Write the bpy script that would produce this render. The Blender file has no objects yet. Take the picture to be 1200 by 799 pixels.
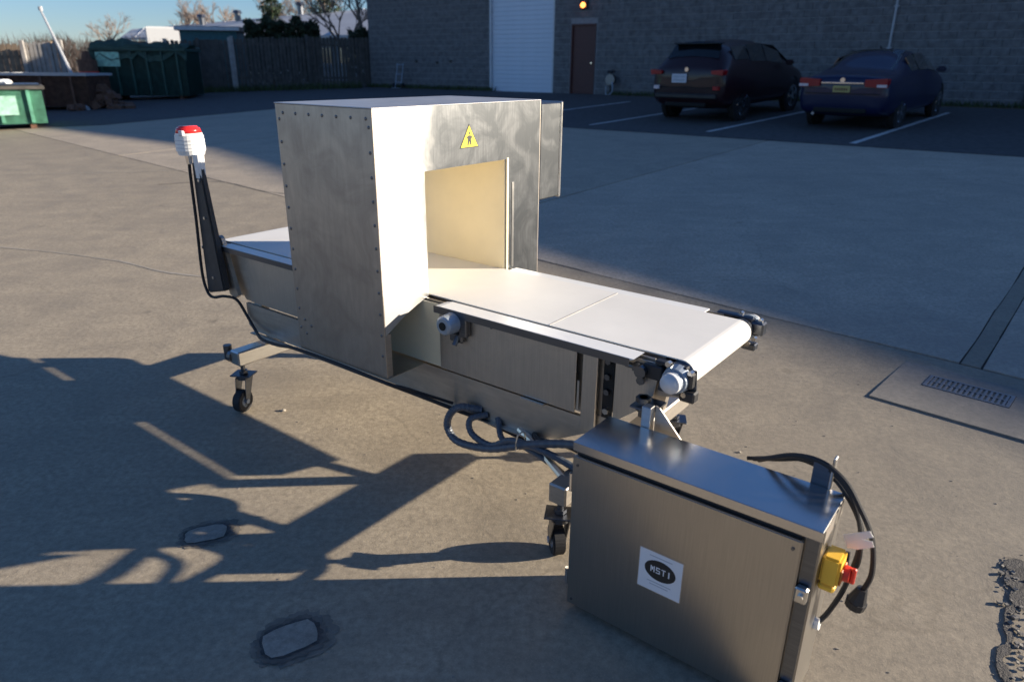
import bpy, bmesh, math, random
from mathutils import Vector, Matrix
from math import radians as R, sin, cos, pi, sqrt
random.seed(7)
S = bpy.context.scene
COL = S.collection

# ------------------------------------------------------------------ camera
CAM_H = 1.6
cd = bpy.data.cameras.new('camera'); cam = bpy.data.objects.new('camera', cd); COL.objects.link(cam)
Rv = Vector((0.99995861, 0.00330453, 0.0084767)); Uv = Vector((-0.00909804, 0.3631977, 0.93166768)); Fv = Vector((0, 0.93170624, -0.36321273))
m = Matrix((Rv, Uv, -Fv)).transposed().to_4x4(); m.translation = (0, 0, CAM_H)
cam.matrix_world = m
cd.sensor_width = 36; cd.lens = 823.785 / 1200 * 36
cd.clip_start = .05; cd.clip_end = 2000
cd.dof.use_dof = True; cd.dof.focus_distance = 2.6; cd.dof.aperture_fstop = 2.8
S.camera = cam

# ------------------------------------------------------------------ light
SUN_EL, SUN_AZ = 15.3, 2.3            # azimuth measured from +X towards +Y
W = bpy.data.worlds.new('World'); S.world = W; W.use_nodes = True
nt = W.node_tree; nt.nodes.clear()
sky = nt.nodes.new('ShaderNodeTexSky'); sky.sky_type = 'NISHITA'; sky.sun_disc = False
sky.sun_elevation = R(SUN_EL); sky.sun_rotation = R(90 - SUN_AZ)
sky.altitude = 50; sky.air_density = 1.0; sky.dust_density = 0.1; sky.ozone_density = 5.5
bg = nt.nodes.new('ShaderNodeBackground'); bg.inputs[1].default_value = .066
ow = nt.nodes.new('ShaderNodeOutputWorld')
tn = nt.nodes.new('ShaderNodeMix'); tn.data_type = 'RGBA'; tn.blend_type = 'MULTIPLY'; tn.inputs[0].default_value = 1; tn.inputs[7].default_value = (.98, .95, 1.03, 1)
nt.links.new(sky.outputs[0], tn.inputs[6]); nt.links.new(tn.outputs[2], bg.inputs[0]); nt.links.new(bg.outputs[0], ow.inputs[0])
sl = bpy.data.lights.new('sun', 'SUN'); sl.energy = 5.0; sl.angle = R(.55); sl.color = (1, .88, .71)
so = bpy.data.objects.new('sun', sl); COL.objects.link(so)
sd = Vector((cos(R(SUN_EL)) * cos(R(SUN_AZ)), cos(R(SUN_EL)) * sin(R(SUN_AZ)), sin(R(SUN_EL))))
so.rotation_mode = 'QUATERNION'; so.rotation_quaternion = sd.to_track_quat('Z', 'Y'); so.location = sd * 60
S.view_settings.view_transform = 'Standard'; S.view_settings.look = 'None'
S.view_settings.exposure = 1.13; S.view_settings.gamma = 1

# ------------------------------------------------------------------ materials
def newmat(name):
    mt = bpy.data.materials.new(name); mt.use_nodes = True
    return mt, mt.node_tree, mt.node_tree.nodes['Principled BSDF']
def N(t, typ, **k):
    n = t.nodes.new(typ)
    for a, b in k.items(): setattr(n, a, b)
    return n
def coord(t, scale=(1, 1, 1), kind='Object', rot=(0, 0, 0)):
    mp = N(t, 'ShaderNodeMapping'); mp.inputs['Scale'].default_value = scale; mp.inputs['Rotation'].default_value = rot
    if kind == 'World':
        g_ = N(t, 'ShaderNodeNewGeometry'); t.links.new(g_.outputs['Position'], mp.inputs[0])
    else:
        tc = N(t, 'ShaderNodeTexCoord'); t.links.new(tc.outputs[kind], mp.inputs[0])
    return mp.outputs[0]
def noise(t, co, sc, det=4, rough=.55, dist=0):
    n = N(t, 'ShaderNodeTexNoise'); n.inputs['Scale'].default_value = sc; n.inputs['Detail'].default_value = det
    n.inputs['Roughness'].default_value = rough; n.inputs['Distortion'].default_value = dist
    t.links.new(co, n.inputs['Vector']); return n.outputs['Fac']
def ramp(t, f, a, b, c0, c1, mid=None):
    r = N(t, 'ShaderNodeValToRGB'); e = r.color_ramp.elements
    e[0].position = a; e[1].position = b
    e[0].color = (*c0, 1) if len(c0) == 3 else c0; e[1].color = (*c1, 1)
    if mid: q = r.color_ramp.elements.new(mid[0]); q.color = (*mid[1], 1)
    t.links.new(f, r.inputs[0]); return r.outputs[0]
def mix(t, f, a, b, mode='MIX'):
    n = N(t, 'ShaderNodeMix', data_type='RGBA', blend_type=mode)
    for i, v in ((0, f), (6, a), (7, b)):
        if isinstance(v, (int, float)): n.inputs[i].default_value = v
        elif isinstance(v, tuple): n.inputs[i].default_value = (*v, 1)
        else: t.links.new(v, n.inputs[i])
    return n.outputs[2]
def bump(t, bs, h, st, dist=.01, prev=None):
    b = N(t, 'ShaderNodeBump'); b.inputs['Strength'].default_value = st; b.inputs['Distance'].default_value = dist
    t.links.new(h, b.inputs['Height'])
    if prev: t.links.new(prev, b.inputs['Normal'])
    t.links.new(b.outputs[0], bs.inputs['Normal']); return b.outputs[0]
def simple(name, col, rough=.6, metal=0, var=.12, sc=8, kind='Object', bmp=0, spec=None, coat=0):
    mt, t, b = newmat(name)
    co = coord(t, kind=kind); f = noise(t, co, sc, 5, .6)
    c = ramp(t, f, .3, .7, tuple(x * (1 - var) for x in col), tuple(min(1, x * (1 + var)) for x in col))
    t.links.new(c, b.inputs['Base Color']); b.inputs['Roughness'].default_value = rough; b.inputs['Metallic'].default_value = metal
    if spec is not None: b.inputs['Specular IOR Level'].default_value = spec
    if coat: b.inputs['Coat Weight'].default_value = coat; b.inputs['Coat Roughness'].default_value = .05
    if bmp: bump(t, b, noise(t, co, sc * 6, 3), bmp, .004)
    return mt
def steel(name, col, rough, streak=(1, 1, 60), amt=.16, mottle=0, mcol=(.3, .26, .24), aniso=0, bmp=.05, rv=.1):
    mt, t, b = newmat(name)
    co = coord(t, streak); f = noise(t, co, 6, 6, .65)
    c = ramp(t, f, .25, .75, tuple(x * (1 - amt) for x in col), tuple(min(1, x * (1 + amt)) for x in col))
    co2 = coord(t); f2 = noise(t, co2, 5, 6, .62, 1.2)
    if mottle:
        c = mix(t, ramp(t, f2, .38, .68, (0, 0, 0), (mottle,) * 3), c, mcol)
    t.links.new(c, b.inputs['Base Color']); b.inputs['Metallic'].default_value = 1
    rr = N(t, 'ShaderNodeMapRange'); rr.inputs[3].default_value = rough - rv; rr.inputs[4].default_value = rough + rv
    t.links.new(f2, rr.inputs[0]); t.links.new(rr.outputs[0], b.inputs['Roughness'])
    if aniso: b.inputs['Anisotropic'].default_value = aniso
    f3 = noise(t, co2, 2.2, 3, .5)
    n1 = bump(t, b, f, bmp, .002); bump(t, b, f3, .25, .01, n1)
    return mt

def concrete_mat(name, base, dark=1.0):
    mt, t, b = newmat(name)
    co = coord(t, kind='World')
    big = noise(t, co, .35, 5, .6, .6); med = noise(t, co, 2.6, 8, .68, .5); fine = noise(t, co, 38, 6, .72); grit = noise(t, co, 190, 3, .8)
    cs = coord(t, (.6, 3.2, 1), 'World', (0, 0, .7)); st = noise(t, cs, 1.6, 6, .62, .8)
    c = ramp(t, med, .28, .74, tuple(x * .68 for x in base), tuple(x * 1.20 for x in base))
    c = mix(t, ramp(t, big, .32, .7, (.0,) * 3, (.45,) * 3), c, (base[0] * .78, base[1] * .77, base[2] * .76))
    c = mix(t, ramp(t, st, .5, .68, (0,) * 3, (.42,) * 3), c, (base[0] * 1.22, base[1] * 1.2, base[2] * 1.16))
    c = mix(t, ramp(t, fine, .36, .62, (.70,) * 3, (0,) * 3), c, (base[0] * .5, base[1] * .5, base[2] * .5))
    c = mix(t, ramp(t, grit, .56, .74, (0,) * 3, (.6,) * 3), c, (base[0] * 1.5, base[1] * 1.48, base[2] * 1.42))
    gm = N(t, 'ShaderNodeVectorMath', operation='DISTANCE'); gm.inputs[1].default_value = (2.9, 2.3, 0); t.links.new(co, gm.inputs[0])
    ga = N(t, 'ShaderNodeMath', operation='MULTIPLY_ADD'); ga.inputs[1].default_value = .9; t.links.new(med, ga.inputs[0]); t.links.new(gm.outputs['Value'], ga.inputs[2])
    gd = N(t, 'ShaderNodeMath', operation='MULTIPLY'); gd.inputs[1].default_value = .25; t.links.new(ga.outputs[0], gd.inputs[0])
    c = mix(t, ramp(t, gd.outputs[0], .30, .95, (.62,) * 3, (0,) * 3), c, (base[0] * .45, base[1] * .49, base[2] * .56))  # concrete painted darker around the drain, for the weaker grazing light there
    # small round stains / oil spots
    vo = N(t, 'ShaderNodeTexVoronoi'); vo.inputs['Scale'].default_value = 1.7; t.links.new(co, vo.inputs['Vector'])
    c = mix(t, ramp(t, vo.outputs['Distance'], .03, .075, (.5,) * 3, (0,) * 3), c, tuple(x * .42 for x in base))
    vo2 = N(t, 'ShaderNodeTexVoronoi'); vo2.inputs['Scale'].default_value = 9; t.links.new(co, vo2.inputs['Vector'])
    fm = noise(t, coord(t, (1, 1, 1), 'World'), 1.1, 3, .5); c = mix(t, ramp(t, fm, .56, .70, (0,) * 3, (.42,) * 3), c, (base[0] * .60, base[1] * .61, base[2] * .64))
    c = mix(t, ramp(t, vo2.outputs['Distance'], .02, .06, (.5,) * 3, (0,) * 3), c, tuple(x * .5 for x in base))
    # hairline cracks
    vc = N(t, 'ShaderNodeTexVoronoi', feature='DISTANCE_TO_EDGE'); vc.inputs['Scale'].default_value = .32
    wv = N(t, 'ShaderNodeVectorMath', operation='ADD'); nz = N(t, 'ShaderNodeTexNoise'); nz.inputs['Scale'].default_value = 2.2; nz.inputs['Detail'].default_value = 6
    t.links.new(co, nz.inputs['Vector']); sc_ = N(t, 'ShaderNodeVectorMath', operation='SCALE'); sc_.inputs['Scale'].default_value = .5
    t.links.new(nz.outputs['Color'], sc_.inputs[0]); t.links.new(sc_.outputs[0], wv.inputs[0]); t.links.new(co, wv.inputs[1]); t.links.new(wv.outputs[0], vc.inputs['Vector'])
    c = mix(t, ramp(t, vc.outputs['Distance'], .0012, .003, (.35,) * 3, (0,) * 3), c, tuple(x * .45 for x in base))
    t.links.new(c, b.inputs['Base Color'])
    t.links.new(ramp(t, med, .3, .7, (.62,) * 3, (.88,) * 3), b.inputs['Roughness']); b.inputs['Specular IOR Level'].default_value = .35
    n1 = bump(t, b, fine, .24, .005); n2 = bump(t, b, grit, .35, .002, n1); bump(t, b, med, .22, .02, n2)
    return mt

M = {}
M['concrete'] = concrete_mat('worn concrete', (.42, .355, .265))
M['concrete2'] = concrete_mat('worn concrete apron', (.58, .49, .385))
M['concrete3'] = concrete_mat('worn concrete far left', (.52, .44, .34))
M['collar'] = concrete_mat('drain collar concrete', (.36, .325, .275))
M['patchc'] = concrete_mat('patch concrete', (.40, .36, .30))
M['asphalt'] = simple('asphalt', (.072, .070, .070), .85, var=.35, sc=9, kind='World', bmp=.5)
M['filler'] = simple('joint tar', (.075, .068, .06), .9, kind='World')
M['dirt'] = simple('dirt', (.12, .095, .07), .95, var=.4, sc=3, kind='World', bmp=.6)
M['tar'] = simple('black crack tar', (.075, .07, .066), .8, var=.4, sc=30, kind='World', bmp=1)
M['stain'] = simple('dark damp stain', (.14, .125, .105), .75, var=.3, sc=14, kind='World', bmp=.4)
M['stain1'] = simple('faint damp stain', (.20, .175, .14), .75, var=.3, sc=14, kind='World', bmp=.4)
M['pale'] = simple('pale crack sealer', (.38, .34, .28), .8, var=.1, sc=20, kind='World')
M['paint'] = simple('worn line paint', (.55, .55, .53), .7, var=.3, sc=12, kind='World')
M['rivetside'] = steel('mottled steel', (.48, .435, .39), .44, (9, 9, 1.2), .14, .7, (.33, .28, .24), bmp=.03)
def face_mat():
    mt, t, b = newmat('steel face with painted sheen')
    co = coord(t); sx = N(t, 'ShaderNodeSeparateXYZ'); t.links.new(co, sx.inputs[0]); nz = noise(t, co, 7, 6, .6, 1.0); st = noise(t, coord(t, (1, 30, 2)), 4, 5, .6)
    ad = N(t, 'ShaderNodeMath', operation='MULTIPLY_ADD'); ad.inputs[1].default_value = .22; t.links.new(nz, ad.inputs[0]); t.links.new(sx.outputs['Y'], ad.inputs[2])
    mk = ramp(t, ad.outputs[0], .26, .42, (1, 1, 1), (0, 0, 0))  # lighter base colour at left paints the sun's reflection on the steel
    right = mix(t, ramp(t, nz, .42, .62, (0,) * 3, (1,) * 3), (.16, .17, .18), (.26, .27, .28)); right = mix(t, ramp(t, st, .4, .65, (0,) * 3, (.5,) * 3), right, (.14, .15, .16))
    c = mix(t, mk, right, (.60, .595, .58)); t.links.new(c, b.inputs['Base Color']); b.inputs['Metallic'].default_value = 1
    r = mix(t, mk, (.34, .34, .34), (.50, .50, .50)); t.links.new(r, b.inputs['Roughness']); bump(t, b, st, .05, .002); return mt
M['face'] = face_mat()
M['top'] = steel('top sheet', (.62, .61, .60), .45, (3, 1, 1), .1)
M['frame'] = steel('frame steel', (.55, .51, .46), .46, (1, 1, 8), .15, .35, (.28, .25, .22))
M['cover'] = steel('cover plate steel', (.54, .50, .45), .44, (30, 30, 1), .12, .3, (.30, .27, .24))
M['bright'] = steel('bright steel', (.68, .66, .62), .30, (1, 1, 10), .1)
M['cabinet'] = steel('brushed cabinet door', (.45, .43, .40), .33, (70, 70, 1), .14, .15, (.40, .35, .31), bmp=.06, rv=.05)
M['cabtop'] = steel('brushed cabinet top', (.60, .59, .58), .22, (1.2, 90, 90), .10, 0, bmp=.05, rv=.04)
M['chrome'] = steel('chrome', (.75, .75, .76), .14, amt=.03, bmp=0, rv=.02)
M['darksteel'] = steel('dark steel', (.16, .17, .19), .35, amt=.2)
M['bluegrey'] = simple('blue grey casting', (.33, .38, .44), .4, .3, .1)
M['belt'] = simple('white belt', (.82, .80, .75), .50, 0, .06, 2.4, bmp=.05)
M['seam'] = simple('belt seam', (.55, .52, .46), .6)
M['liner'] = simple('cream liner', (.84, .74, .52), .45, 0, .09, 2.5)
M['black'] = simple('black plastic', (.022, .022, .024), .45, 0, .2)
M['postblack'] = simple('dark painted post', (.045, .045, .048), .5, .2, .3, 14)
M['rubber'] = simple('black rubber', (.018, .018, .02), .7)
M['conduit'] = simple('grey blue conduit', (.07, .085, .11), .45)
M['whitep'] = simple('white plastic', (.82, .82, .80), .35, 0, .02)
M['cap'] = simple('grey white cap', (.62, .62, .64), .35, 0, .04)
M['redlens'] = simple('red lens', (.75, .03, .03), .25, 0, .1)
M['yellow'] = simple('yellow plastic', (.85, .50, .05), .45, 0, .05)
M['orange'] = simple('dark orange', (.45, .14, .02), .5)
M['redknob'] = simple('red knob', (.65, .04, .02), .4)
M['warn'] = simple('warning yellow', (.9, .72, .03), .5, 0, .03)
M['ink'] = simple('black ink', (.02, .02, .02), .5)
M['paper'] = simple('white label', (.72, .73, .76), .5, 0, .03)
M['ink2'] = simple('grey print', (.42, .44, .48), .5)
M['grate'] = steel('grate iron', (.30, .30, .31), .5, amt=.2)
M['void'] = simple('deep dark', (.012, .012, .012), .9)

# ------------------------------------------------------------------ helpers
def tag(o, label=None, cat=None, group=None, kind=None):
    if label: o['label'] = label
    if cat: o['category'] = cat
    if group: o['group'] = group
    if kind: o['kind'] = kind
    return o
def link(name, me, mat, parent=None, smooth=False):
    o = bpy.data.objects.new(name, me); COL.objects.link(o)
    if mat is not None and not me.materials: me.materials.append(mat if not isinstance(mat, str) else M[mat])
    if parent: o.parent = parent
    if smooth:
        me.polygons.foreach_set('use_smooth', [True] * len(me.polygons))
    return o
def obj(name, bm, mat, parent=None, smooth=False, recalc=True):
    if recalc: bmesh.ops.recalc_face_normals(bm, faces=bm.faces)
    me = bpy.data.meshes.new(name); bm.to_mesh(me); bm.free()
    return link(name, me, mat, parent, smooth)
def empty(name, loc=(0, 0, 0), rz=0, parent=None):
    o = bpy.data.objects.new(name, None); COL.objects.link(o); o.location = loc; o.rotation_euler = (0, 0, rz); o.empty_display_size = .1
    if parent: o.parent = parent
    return o
def NB(): return bmesh.new()
def box(bm, x0, x1, y0, y1, z0, z1, bev=0, mx=None, seg=1):
    r = bmesh.ops.create_cube(bm, size=1); vs = r['verts']
    mm = Matrix.Translation(((x0 + x1) / 2, (y0 + y1) / 2, (z0 + z1) / 2)) @ Matrix.Diagonal((abs(x1 - x0), abs(y1 - y0), abs(z1 - z0), 1))
    if mx: mm = mx @ mm
    bmesh.ops.transform(bm, matrix=mm, verts=vs)
    if bev:
        es = list({e for v in vs for e in v.link_edges})
        bmesh.ops.bevel(bm, geom=es, offset=bev, segments=seg, affect='EDGES', clamp_overlap=True)
    return bm
def cyl(bm, a, b, r, r2=None, seg=16, cap=True):
    a, b = Vector(a), Vector(b); d = b - a
    q = d.to_track_quat('Z', 'Y').to_matrix().to_4x4(); q.translation = (a + b) / 2
    bmesh.ops.create_cone(bm, cap_ends=cap, segments=seg, radius1=r, radius2=r if r2 is None else r2, depth=d.length, matrix=q)
    return bm
def prism(bm, pts, y0, y1, axis='y'):
    """extrude a polygon given in the other two axes between y0 and y1"""
    def mk(p, v):
        return {'y': (p[0], v, p[1]), 'x': (v, p[0], p[1]), 'z': (p[0], p[1], v)}[axis]
    a = [bm.verts.new(mk(p, y0)) for p in pts]; b = [bm.verts.new(mk(p, y1)) for p in pts]
    bm.faces.new(a); bm.faces.new(b[::-1]); n = len(pts)
    for i in range(n): bm.faces.new((a[i], b[i], b[(i + 1) % n], a[(i + 1) % n]))
    return bm
def catmull(pts, n=8):
    P = [Vector(p) for p in pts]; P = [2 * P[0] - P[1]] + P + [2 * P[-1] - P[-2]]; out = []
    for i in range(1, len(P) - 2):
        for k in range(n):
            t = k / n
            out.append(.5 * ((2 * P[i]) + (P[i + 1] - P[i - 1]) * t + (2 * P[i - 1] - 5 * P[i] + 4 * P[i + 1] - P[i + 2]) * t * t + (3 * P[i] - P[i - 1] - 3 * P[i + 1] + P[i + 2]) * t ** 3))
    out.append(P[-2]); return out
def tube(bm, pts, r, seg=8, n=8, rib=0, smooth=True):
    P = catmull(pts, n) if smooth else [Vector(p) for p in pts]
    up = Vector((0, 0, 1)); rings = []
    for i, p in enumerate(P):
        d = (P[min(i + 1, len(P) - 1)] - P[max(i - 1, 0)]).normalized()
        if abs(d.dot(up)) > .97: up = Vector((1, 0, 0))
        s = d.cross(up).normalized(); u = s.cross(d).normalized(); up = u
        rr = r(i / (len(P) - 1)) if callable(r) else r
        if rib and i % 2: rr *= 1 - rib
        rings.append([bm.verts.new(p + (s * cos(2 * pi * k / seg) + u * sin(2 * pi * k / seg)) * rr) for k in range(seg)])
    for a, b in zip(rings, rings[1:]):
        for k in range(seg): bm.faces.new((a[k], a[(k + 1) % seg], b[(k + 1) % seg], b[k]))
    bm.faces.new(rings[0][::-1]); bm.faces.new(rings[-1]); return bm

# terrain: level near the machine, rising towards the warehouse
def g(x, y):
    a = min(.555 * x + .832 * y, 21.7) - 4.6
    return .0215 * (a + sqrt(a * a + 1)) - .0025
def sheet(name, poly, dz, mat, step=.6, skirt=0, parent=None, jit=0):
    """horizontal sheet with convex outline that follows the terrain"""
    xs = [p[0] for p in poly]; ys = [p[1] for p in poly]
    bm = NB(); nx = max(1, int((max(xs) - min(xs)) / step)); ny = max(1, int((max(ys) - min(ys)) / step))
    gx = [min(xs) + (max(xs) - min(xs)) * i / nx for i in range(nx + 1)]; gy = [min(ys) + (max(ys) - min(ys)) * i / ny for i in range(ny + 1)]
    V = [[bm.verts.new((x, y, 0)) for y in gy] for x in gx]
    for i in range(nx):
        for j in range(ny): bm.faces.new((V[i][j], V[i + 1][j], V[i + 1][j + 1], V[i][j + 1]))
    area = sum(poly[i][0] * poly[(i + 1) % len(poly)][1] - poly[(i + 1) % len(poly)][0] * poly[i][1] for i in range(len(poly)))
    pl = poly if area > 0 else poly[::-1]
    for i in range(len(pl)):
        a, b = pl[i], pl[(i + 1) % len(pl)]
        bmesh.ops.bisect_plane(bm, geom=bm.verts[:] + bm.edges[:] + bm.faces[:], plane_co=(a[0], a[1], 0), plane_no=(b[1] - a[1], a[0] - b[0], 0), clear_outer=True)
    be = [e for e in bm.edges if e.is_boundary]
    if jit:
        for v in {v for e in be for v in e.verts}: v.co.x += random.uniform(-jit, jit); v.co.y += random.uniform(-jit, jit)
    for v in bm.verts: v.co.z = g(v.co.x, v.co.y) + dz
    if skirt:
        r = bmesh.ops.extrude_edge_only(bm, edges=be)
        for v in r['geom']:
            if isinstance(v, bmesh.types.BMVert): v.co.z -= skirt
    bm.normal_update()
    for f in bm.faces:
        if f.normal.z < -.5: f.normal_flip()
    return obj(name, bm, mat, parent, recalc=False)

# ------------------------------------------------------------------ ground
bm = NB()
ax = [-600, -300, -160, -90, -60] + [-45 + i * .9 for i in range(101)] + [60, 90, 160, 300, 600]
V = [[bm.verts.new((x, y, g(x, y) - .045)) for y in ax] for x in ax]
for i in range(len(ax) - 1):
    for j in range(len(ax) - 1): bm.faces.new((V[i][j], V[i + 1][j], V[i + 1][j + 1], V[i][j + 1]))
ground = tag(obj('ground', bm, 'dirt'), kind='structure')

OJ = Vector((2.6, 3.76)); ua = Vector((.7317, -.6816)); ub = Vector((.655, .7556))
def J(u, v): p = OJ + ua * u + ub * v; return (p.x, p.y)
pav = tag(sheet('pavement', [(-34, -8), (34, -8), (34, 34), (-34, 34)], -.012, 'filler', 1.0), kind='structure')
GP = .013
def slab(pts, mat='concrete', jit=0):
    return sheet('concrete_slab', pts, 0, mat, .45, .02, pav, jit)
EDGE = 12.5
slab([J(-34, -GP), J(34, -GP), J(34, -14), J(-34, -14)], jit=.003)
slab([J(-4.7 + GP, GP), J(-.007, GP), J(-.007, EDGE), J(-4.7 + GP, EDGE)], 'concrete2', .007)
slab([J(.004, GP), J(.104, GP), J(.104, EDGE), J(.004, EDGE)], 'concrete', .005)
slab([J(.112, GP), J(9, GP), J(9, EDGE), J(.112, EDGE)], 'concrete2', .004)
slab([J(9 + GP, GP), J(20, GP), J(20, EDGE), J(9 + GP, EDGE)], 'concrete2', .004)
slab([J(-4.7 - GP, GP), J(-13 + GP, GP), J(-13 + GP, EDGE), J(-4.7 - GP, EDGE)], 'concrete3', .004)
slab([J(-13 - GP, GP), J(-30, GP), J(-30, EDGE), J(-13 - GP, EDGE)], 'concrete3', .004)

# asphalt along the wall
asp = tag(sheet('asphalt_lot', [(25, -3.0), (7.5, 10.6), (1.15, 15.7), (-6.9, 21.4), (-7.5, 33.0), (40, -.5)], .012, 'asphalt', .8, .03), kind='structure')
asp2 = tag(sheet('asphalt_strip', [(-6.9, 21.4), (-9.95, 17.7), (-12.3, 17.1), (-33, 17.8), (-33, 40), (-7.51, 33)], .012, 'asphalt', .8, .03), kind='structure')
# painted bay lines
sdir = Vector((.675, .738))
for k, (x, y, ln) in enumerate([(8.05, 10.75, 6.4), (5.87, 12.62, 6.4), (3.85, 14.53, 5.9), (1.66, 16.0, 5.6), (-.4, 17.6, 5.6)]):
    p = Vector((x, y)); n = Vector((-sdir.y, sdir.x)) * .055; q = p + sdir * ln
    sheet('parking_line', [tuple(p - n), tuple(p + n), tuple(q + n), tuple(q - n)], .018, 'paint', .35, 0, asp, .006)

# repaired spots, cracks
def blob(cx, cy, a, b, rot, dz, mat, name, seed, irr=.12, nseg=22, sq=.0, parent=None, lab=None):
    rnd = random.Random(seed); bm = NB(); vs = []
    for i in range(nseg):
        t = 2 * pi * i / nseg; c, s = cos(t), sin(t)
        k = 1 / (abs(c) ** (2 + sq) + abs(s) ** (2 + sq)) ** (1 / (2 + sq)) * (1 + rnd.uniform(-irr, irr))
        x, y = a * c * k, b * s * k
        vs.append(bm.verts.new((cx + x * cos(rot) - y * sin(rot), cy + x * sin(rot) + y * cos(rot), 0)))
    c0 = bm.verts.new((cx, cy, 0))
    for v in bm.verts: v.co.z = g(v.co.x, v.co.y) + dz
    for i in range(nseg): bm.faces.new((vs[i], vs[(i + 1) % nseg], c0))
    return obj(name, bm, mat, parent)
for k, (cx, cy, a, b, rot) in enumerate([(-.655, 1.63, .078, .058, .55), (-1.11, 2.13, .07, .045, .35)]):
    blob(cx + .012, cy + .008, a * 1.55, b * 1.75, rot, .002, 'stain1', 'patch_stain', 3 + k, .10, 60, .3, pav)
    blob(cx + .006, cy + .004, a * 1.30, b * 1.42, rot, .004, 'stain', 'patch_stain', 43 + k, .09, 70, 1, pav)
    blob(cx + .003, cy + .004, a * 1.14, b * 1.16, rot, .0055, 'tar', 'patch_rim', 13 + k, .06, 70, 1.0, pav)
    blob(cx, cy, a, b, rot, .007, 'patchc', 'concrete_patch', 23 + k, .04, 16, 2.2, pav)
# broken hole on the right and its crack
def strip(name, pts, w, dz, mat, seed, parent=None, irr=.5):
    rnd = random.Random(seed); P = catmull([(x, y, 0) for x, y in pts], 26); L, Rr = [], []; bm = NB(); ka = kb = 0
    for i, p in enumerate(P):
        d = (P[min(i + 1, len(P) - 1)] - P[max(i - 1, 0)]).normalized(); n = Vector((-d.y, d.x, 0))
        ww = (w(i / (len(P) - 1)) if callable(w) else w) * .5
        ka = ka * .8 + rnd.uniform(-irr, irr) * .6; kb = kb * .8 + rnd.uniform(-irr, irr) * .6; a = p + n * ww * (1 + ka); b = p - n * ww * (1 + kb)
        L.append(bm.verts.new((a.x, a.y, g(a.x, a.y) + dz))); Rr.append(bm.verts.new((b.x, b.y, g(b.x, b.y) + dz)))
    for i in range(len(P) - 1): bm.faces.new((L[i], L[i + 1], Rr[i + 1], Rr[i]))
    return obj(name, bm, mat, parent)
strip('broken_crack', [(1.28, 1.22), (1.33, 1.36), (1.39, 1.47), (1.43, 1.58), (1.50, 1.64), (1.56, 1.74), (1.62, 1.80)], lambda t: .014 + .012 * sin(t * 19) ** 2, .005, 'tar', 5, pav, .22)
for k_, (x_, y_, a_, b_, r_) in enumerate([(1.41, 1.53, .04, .015, 1.2), (1.655, 1.83, .06, .026, 1.0), (1.71, 1.92, .065, .035, .8), (1.755, 1.99, .045, .035, .5), (1.34, 1.36, .035, .016, 1.1)]):
    blob(x_ + .004, y_, a_ * 1.25, b_ * 1.35, r_, .002 + k_ * .0002, 'stain1', 'broken_edge', 60 + k_, .10, 50, .3, pav)
    blob(x_, y_, a_, b_, r_, .0055 + k_ * .0003, 'tar', 'broken_hollow', 70 + k_, .13, 44, .2, pav)
rnd = random.Random(9); bm = NB()
for i_ in range(70):
    t_ = rnd.random(); px_, py_ = 1.35 + .38 * t_ + rnd.gauss(0, .02), 1.30 + .70 * t_ + rnd.gauss(0, .03); s_ = rnd.uniform(.002, .007)
    box(bm, -s_, s_, -s_, s_ * .8, -s_ * .4, s_ * .6, 0, Matrix.Translation((px_, py_, g(px_, py_) + .006)) @ Matrix.Rotation(rnd.uniform(0, 3), 4, 'Z') @ Matrix.Rotation(rnd.uniform(-.4, .4), 4, 'X'))
tag(obj('concrete_crumbs', bm, 'collar', pav), kind='stuff')
strip('pale_crack', [(-7.7, 6.95), (-4.75, 6.36), (-3.5, 5.94), (-2.9, 5.6), (-2.35, 5.42), (-1.6, 5.35)], .022, .003, 'pale', 8, pav, .6)
strip('pale_crack', [(-11, 10.9), (-7.73, 10.74), (-5.6, 10.9), (-4.4, 11.25)], .035, .003, 'pale', 9, pav, .6)
strip('dark_crack', [(-4.9, 9.8), (-4.1, 9.95), (-3.2, 9.2), (-2.4, 8.9)], .02, .003, 'stain', 10, pav, .6)
strip('dark_crack', [(-1.9, 4.9), (-1.4, 4.75), (-1.0, 4.9)], .012, .003, 'stain', 12, pav, .6)

rnd = random.Random(19); bm = NB()
for i_ in range(500):
    px_, py_ = rnd.uniform(-3.5, 3.2), 1.4 + 5.5 * rnd.random() ** 1.4; s_ = rnd.uniform(.001, .003)
    box(bm, -s_, s_, -s_, s_ * .8, 0, s_ * .7, 0, Matrix.Translation((px_, py_, g(px_, py_) + .0005)) @ Matrix.Rotation(rnd.uniform(0, 3), 4, 'Z'))
tag(obj('grit', bm, 'collar', pav), kind='stuff')
# storm drain with its collar
dn = empty('storm_drain', (2.42, 3.39, g(2.42, 3.39)), math.atan2(-.6816, .7317))
tag(dn, 'rectangular iron storm drain grate in a concrete collar at the slab joint', 'drain')
def dbox(name, mat, *a, bev=.002): return obj(name, box(NB(), *a, bev), mat, dn)
def dz_(x, y):  # local frame ground offset
    q = Matrix.Rotation(dn.rotation_euler.z, 2) @ Vector((x, y)); return g(q.x + 2.42, q.y + 3.39) - dn.location.z
bm = NB()
def dframe(bm, X0, X1, Y0, Y1, x0, x1, y0, y1, zt, th):
    for a in ((X0, X1, Y0, y0), (X0, X1, y1, Y1), (X0, x0, y0, y1), (x1, X1, y0, y1)): box(bm, *a, zt - th, zt)
    return bm
obj('collar', dframe(NB(), -.36, .80, -.42, .225, -.20, .205, -.085, .10, .005, .025), 'collar', dn)
obj('frame', dframe(NB(), -.197, .202, -.082, .097, -.18, .185, -.067, .082, .008, .025), 'grate', dn)
dbox('pit_floor', 'void', -.197, .202, -.08, .095, -.0115, -.0105)
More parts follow.
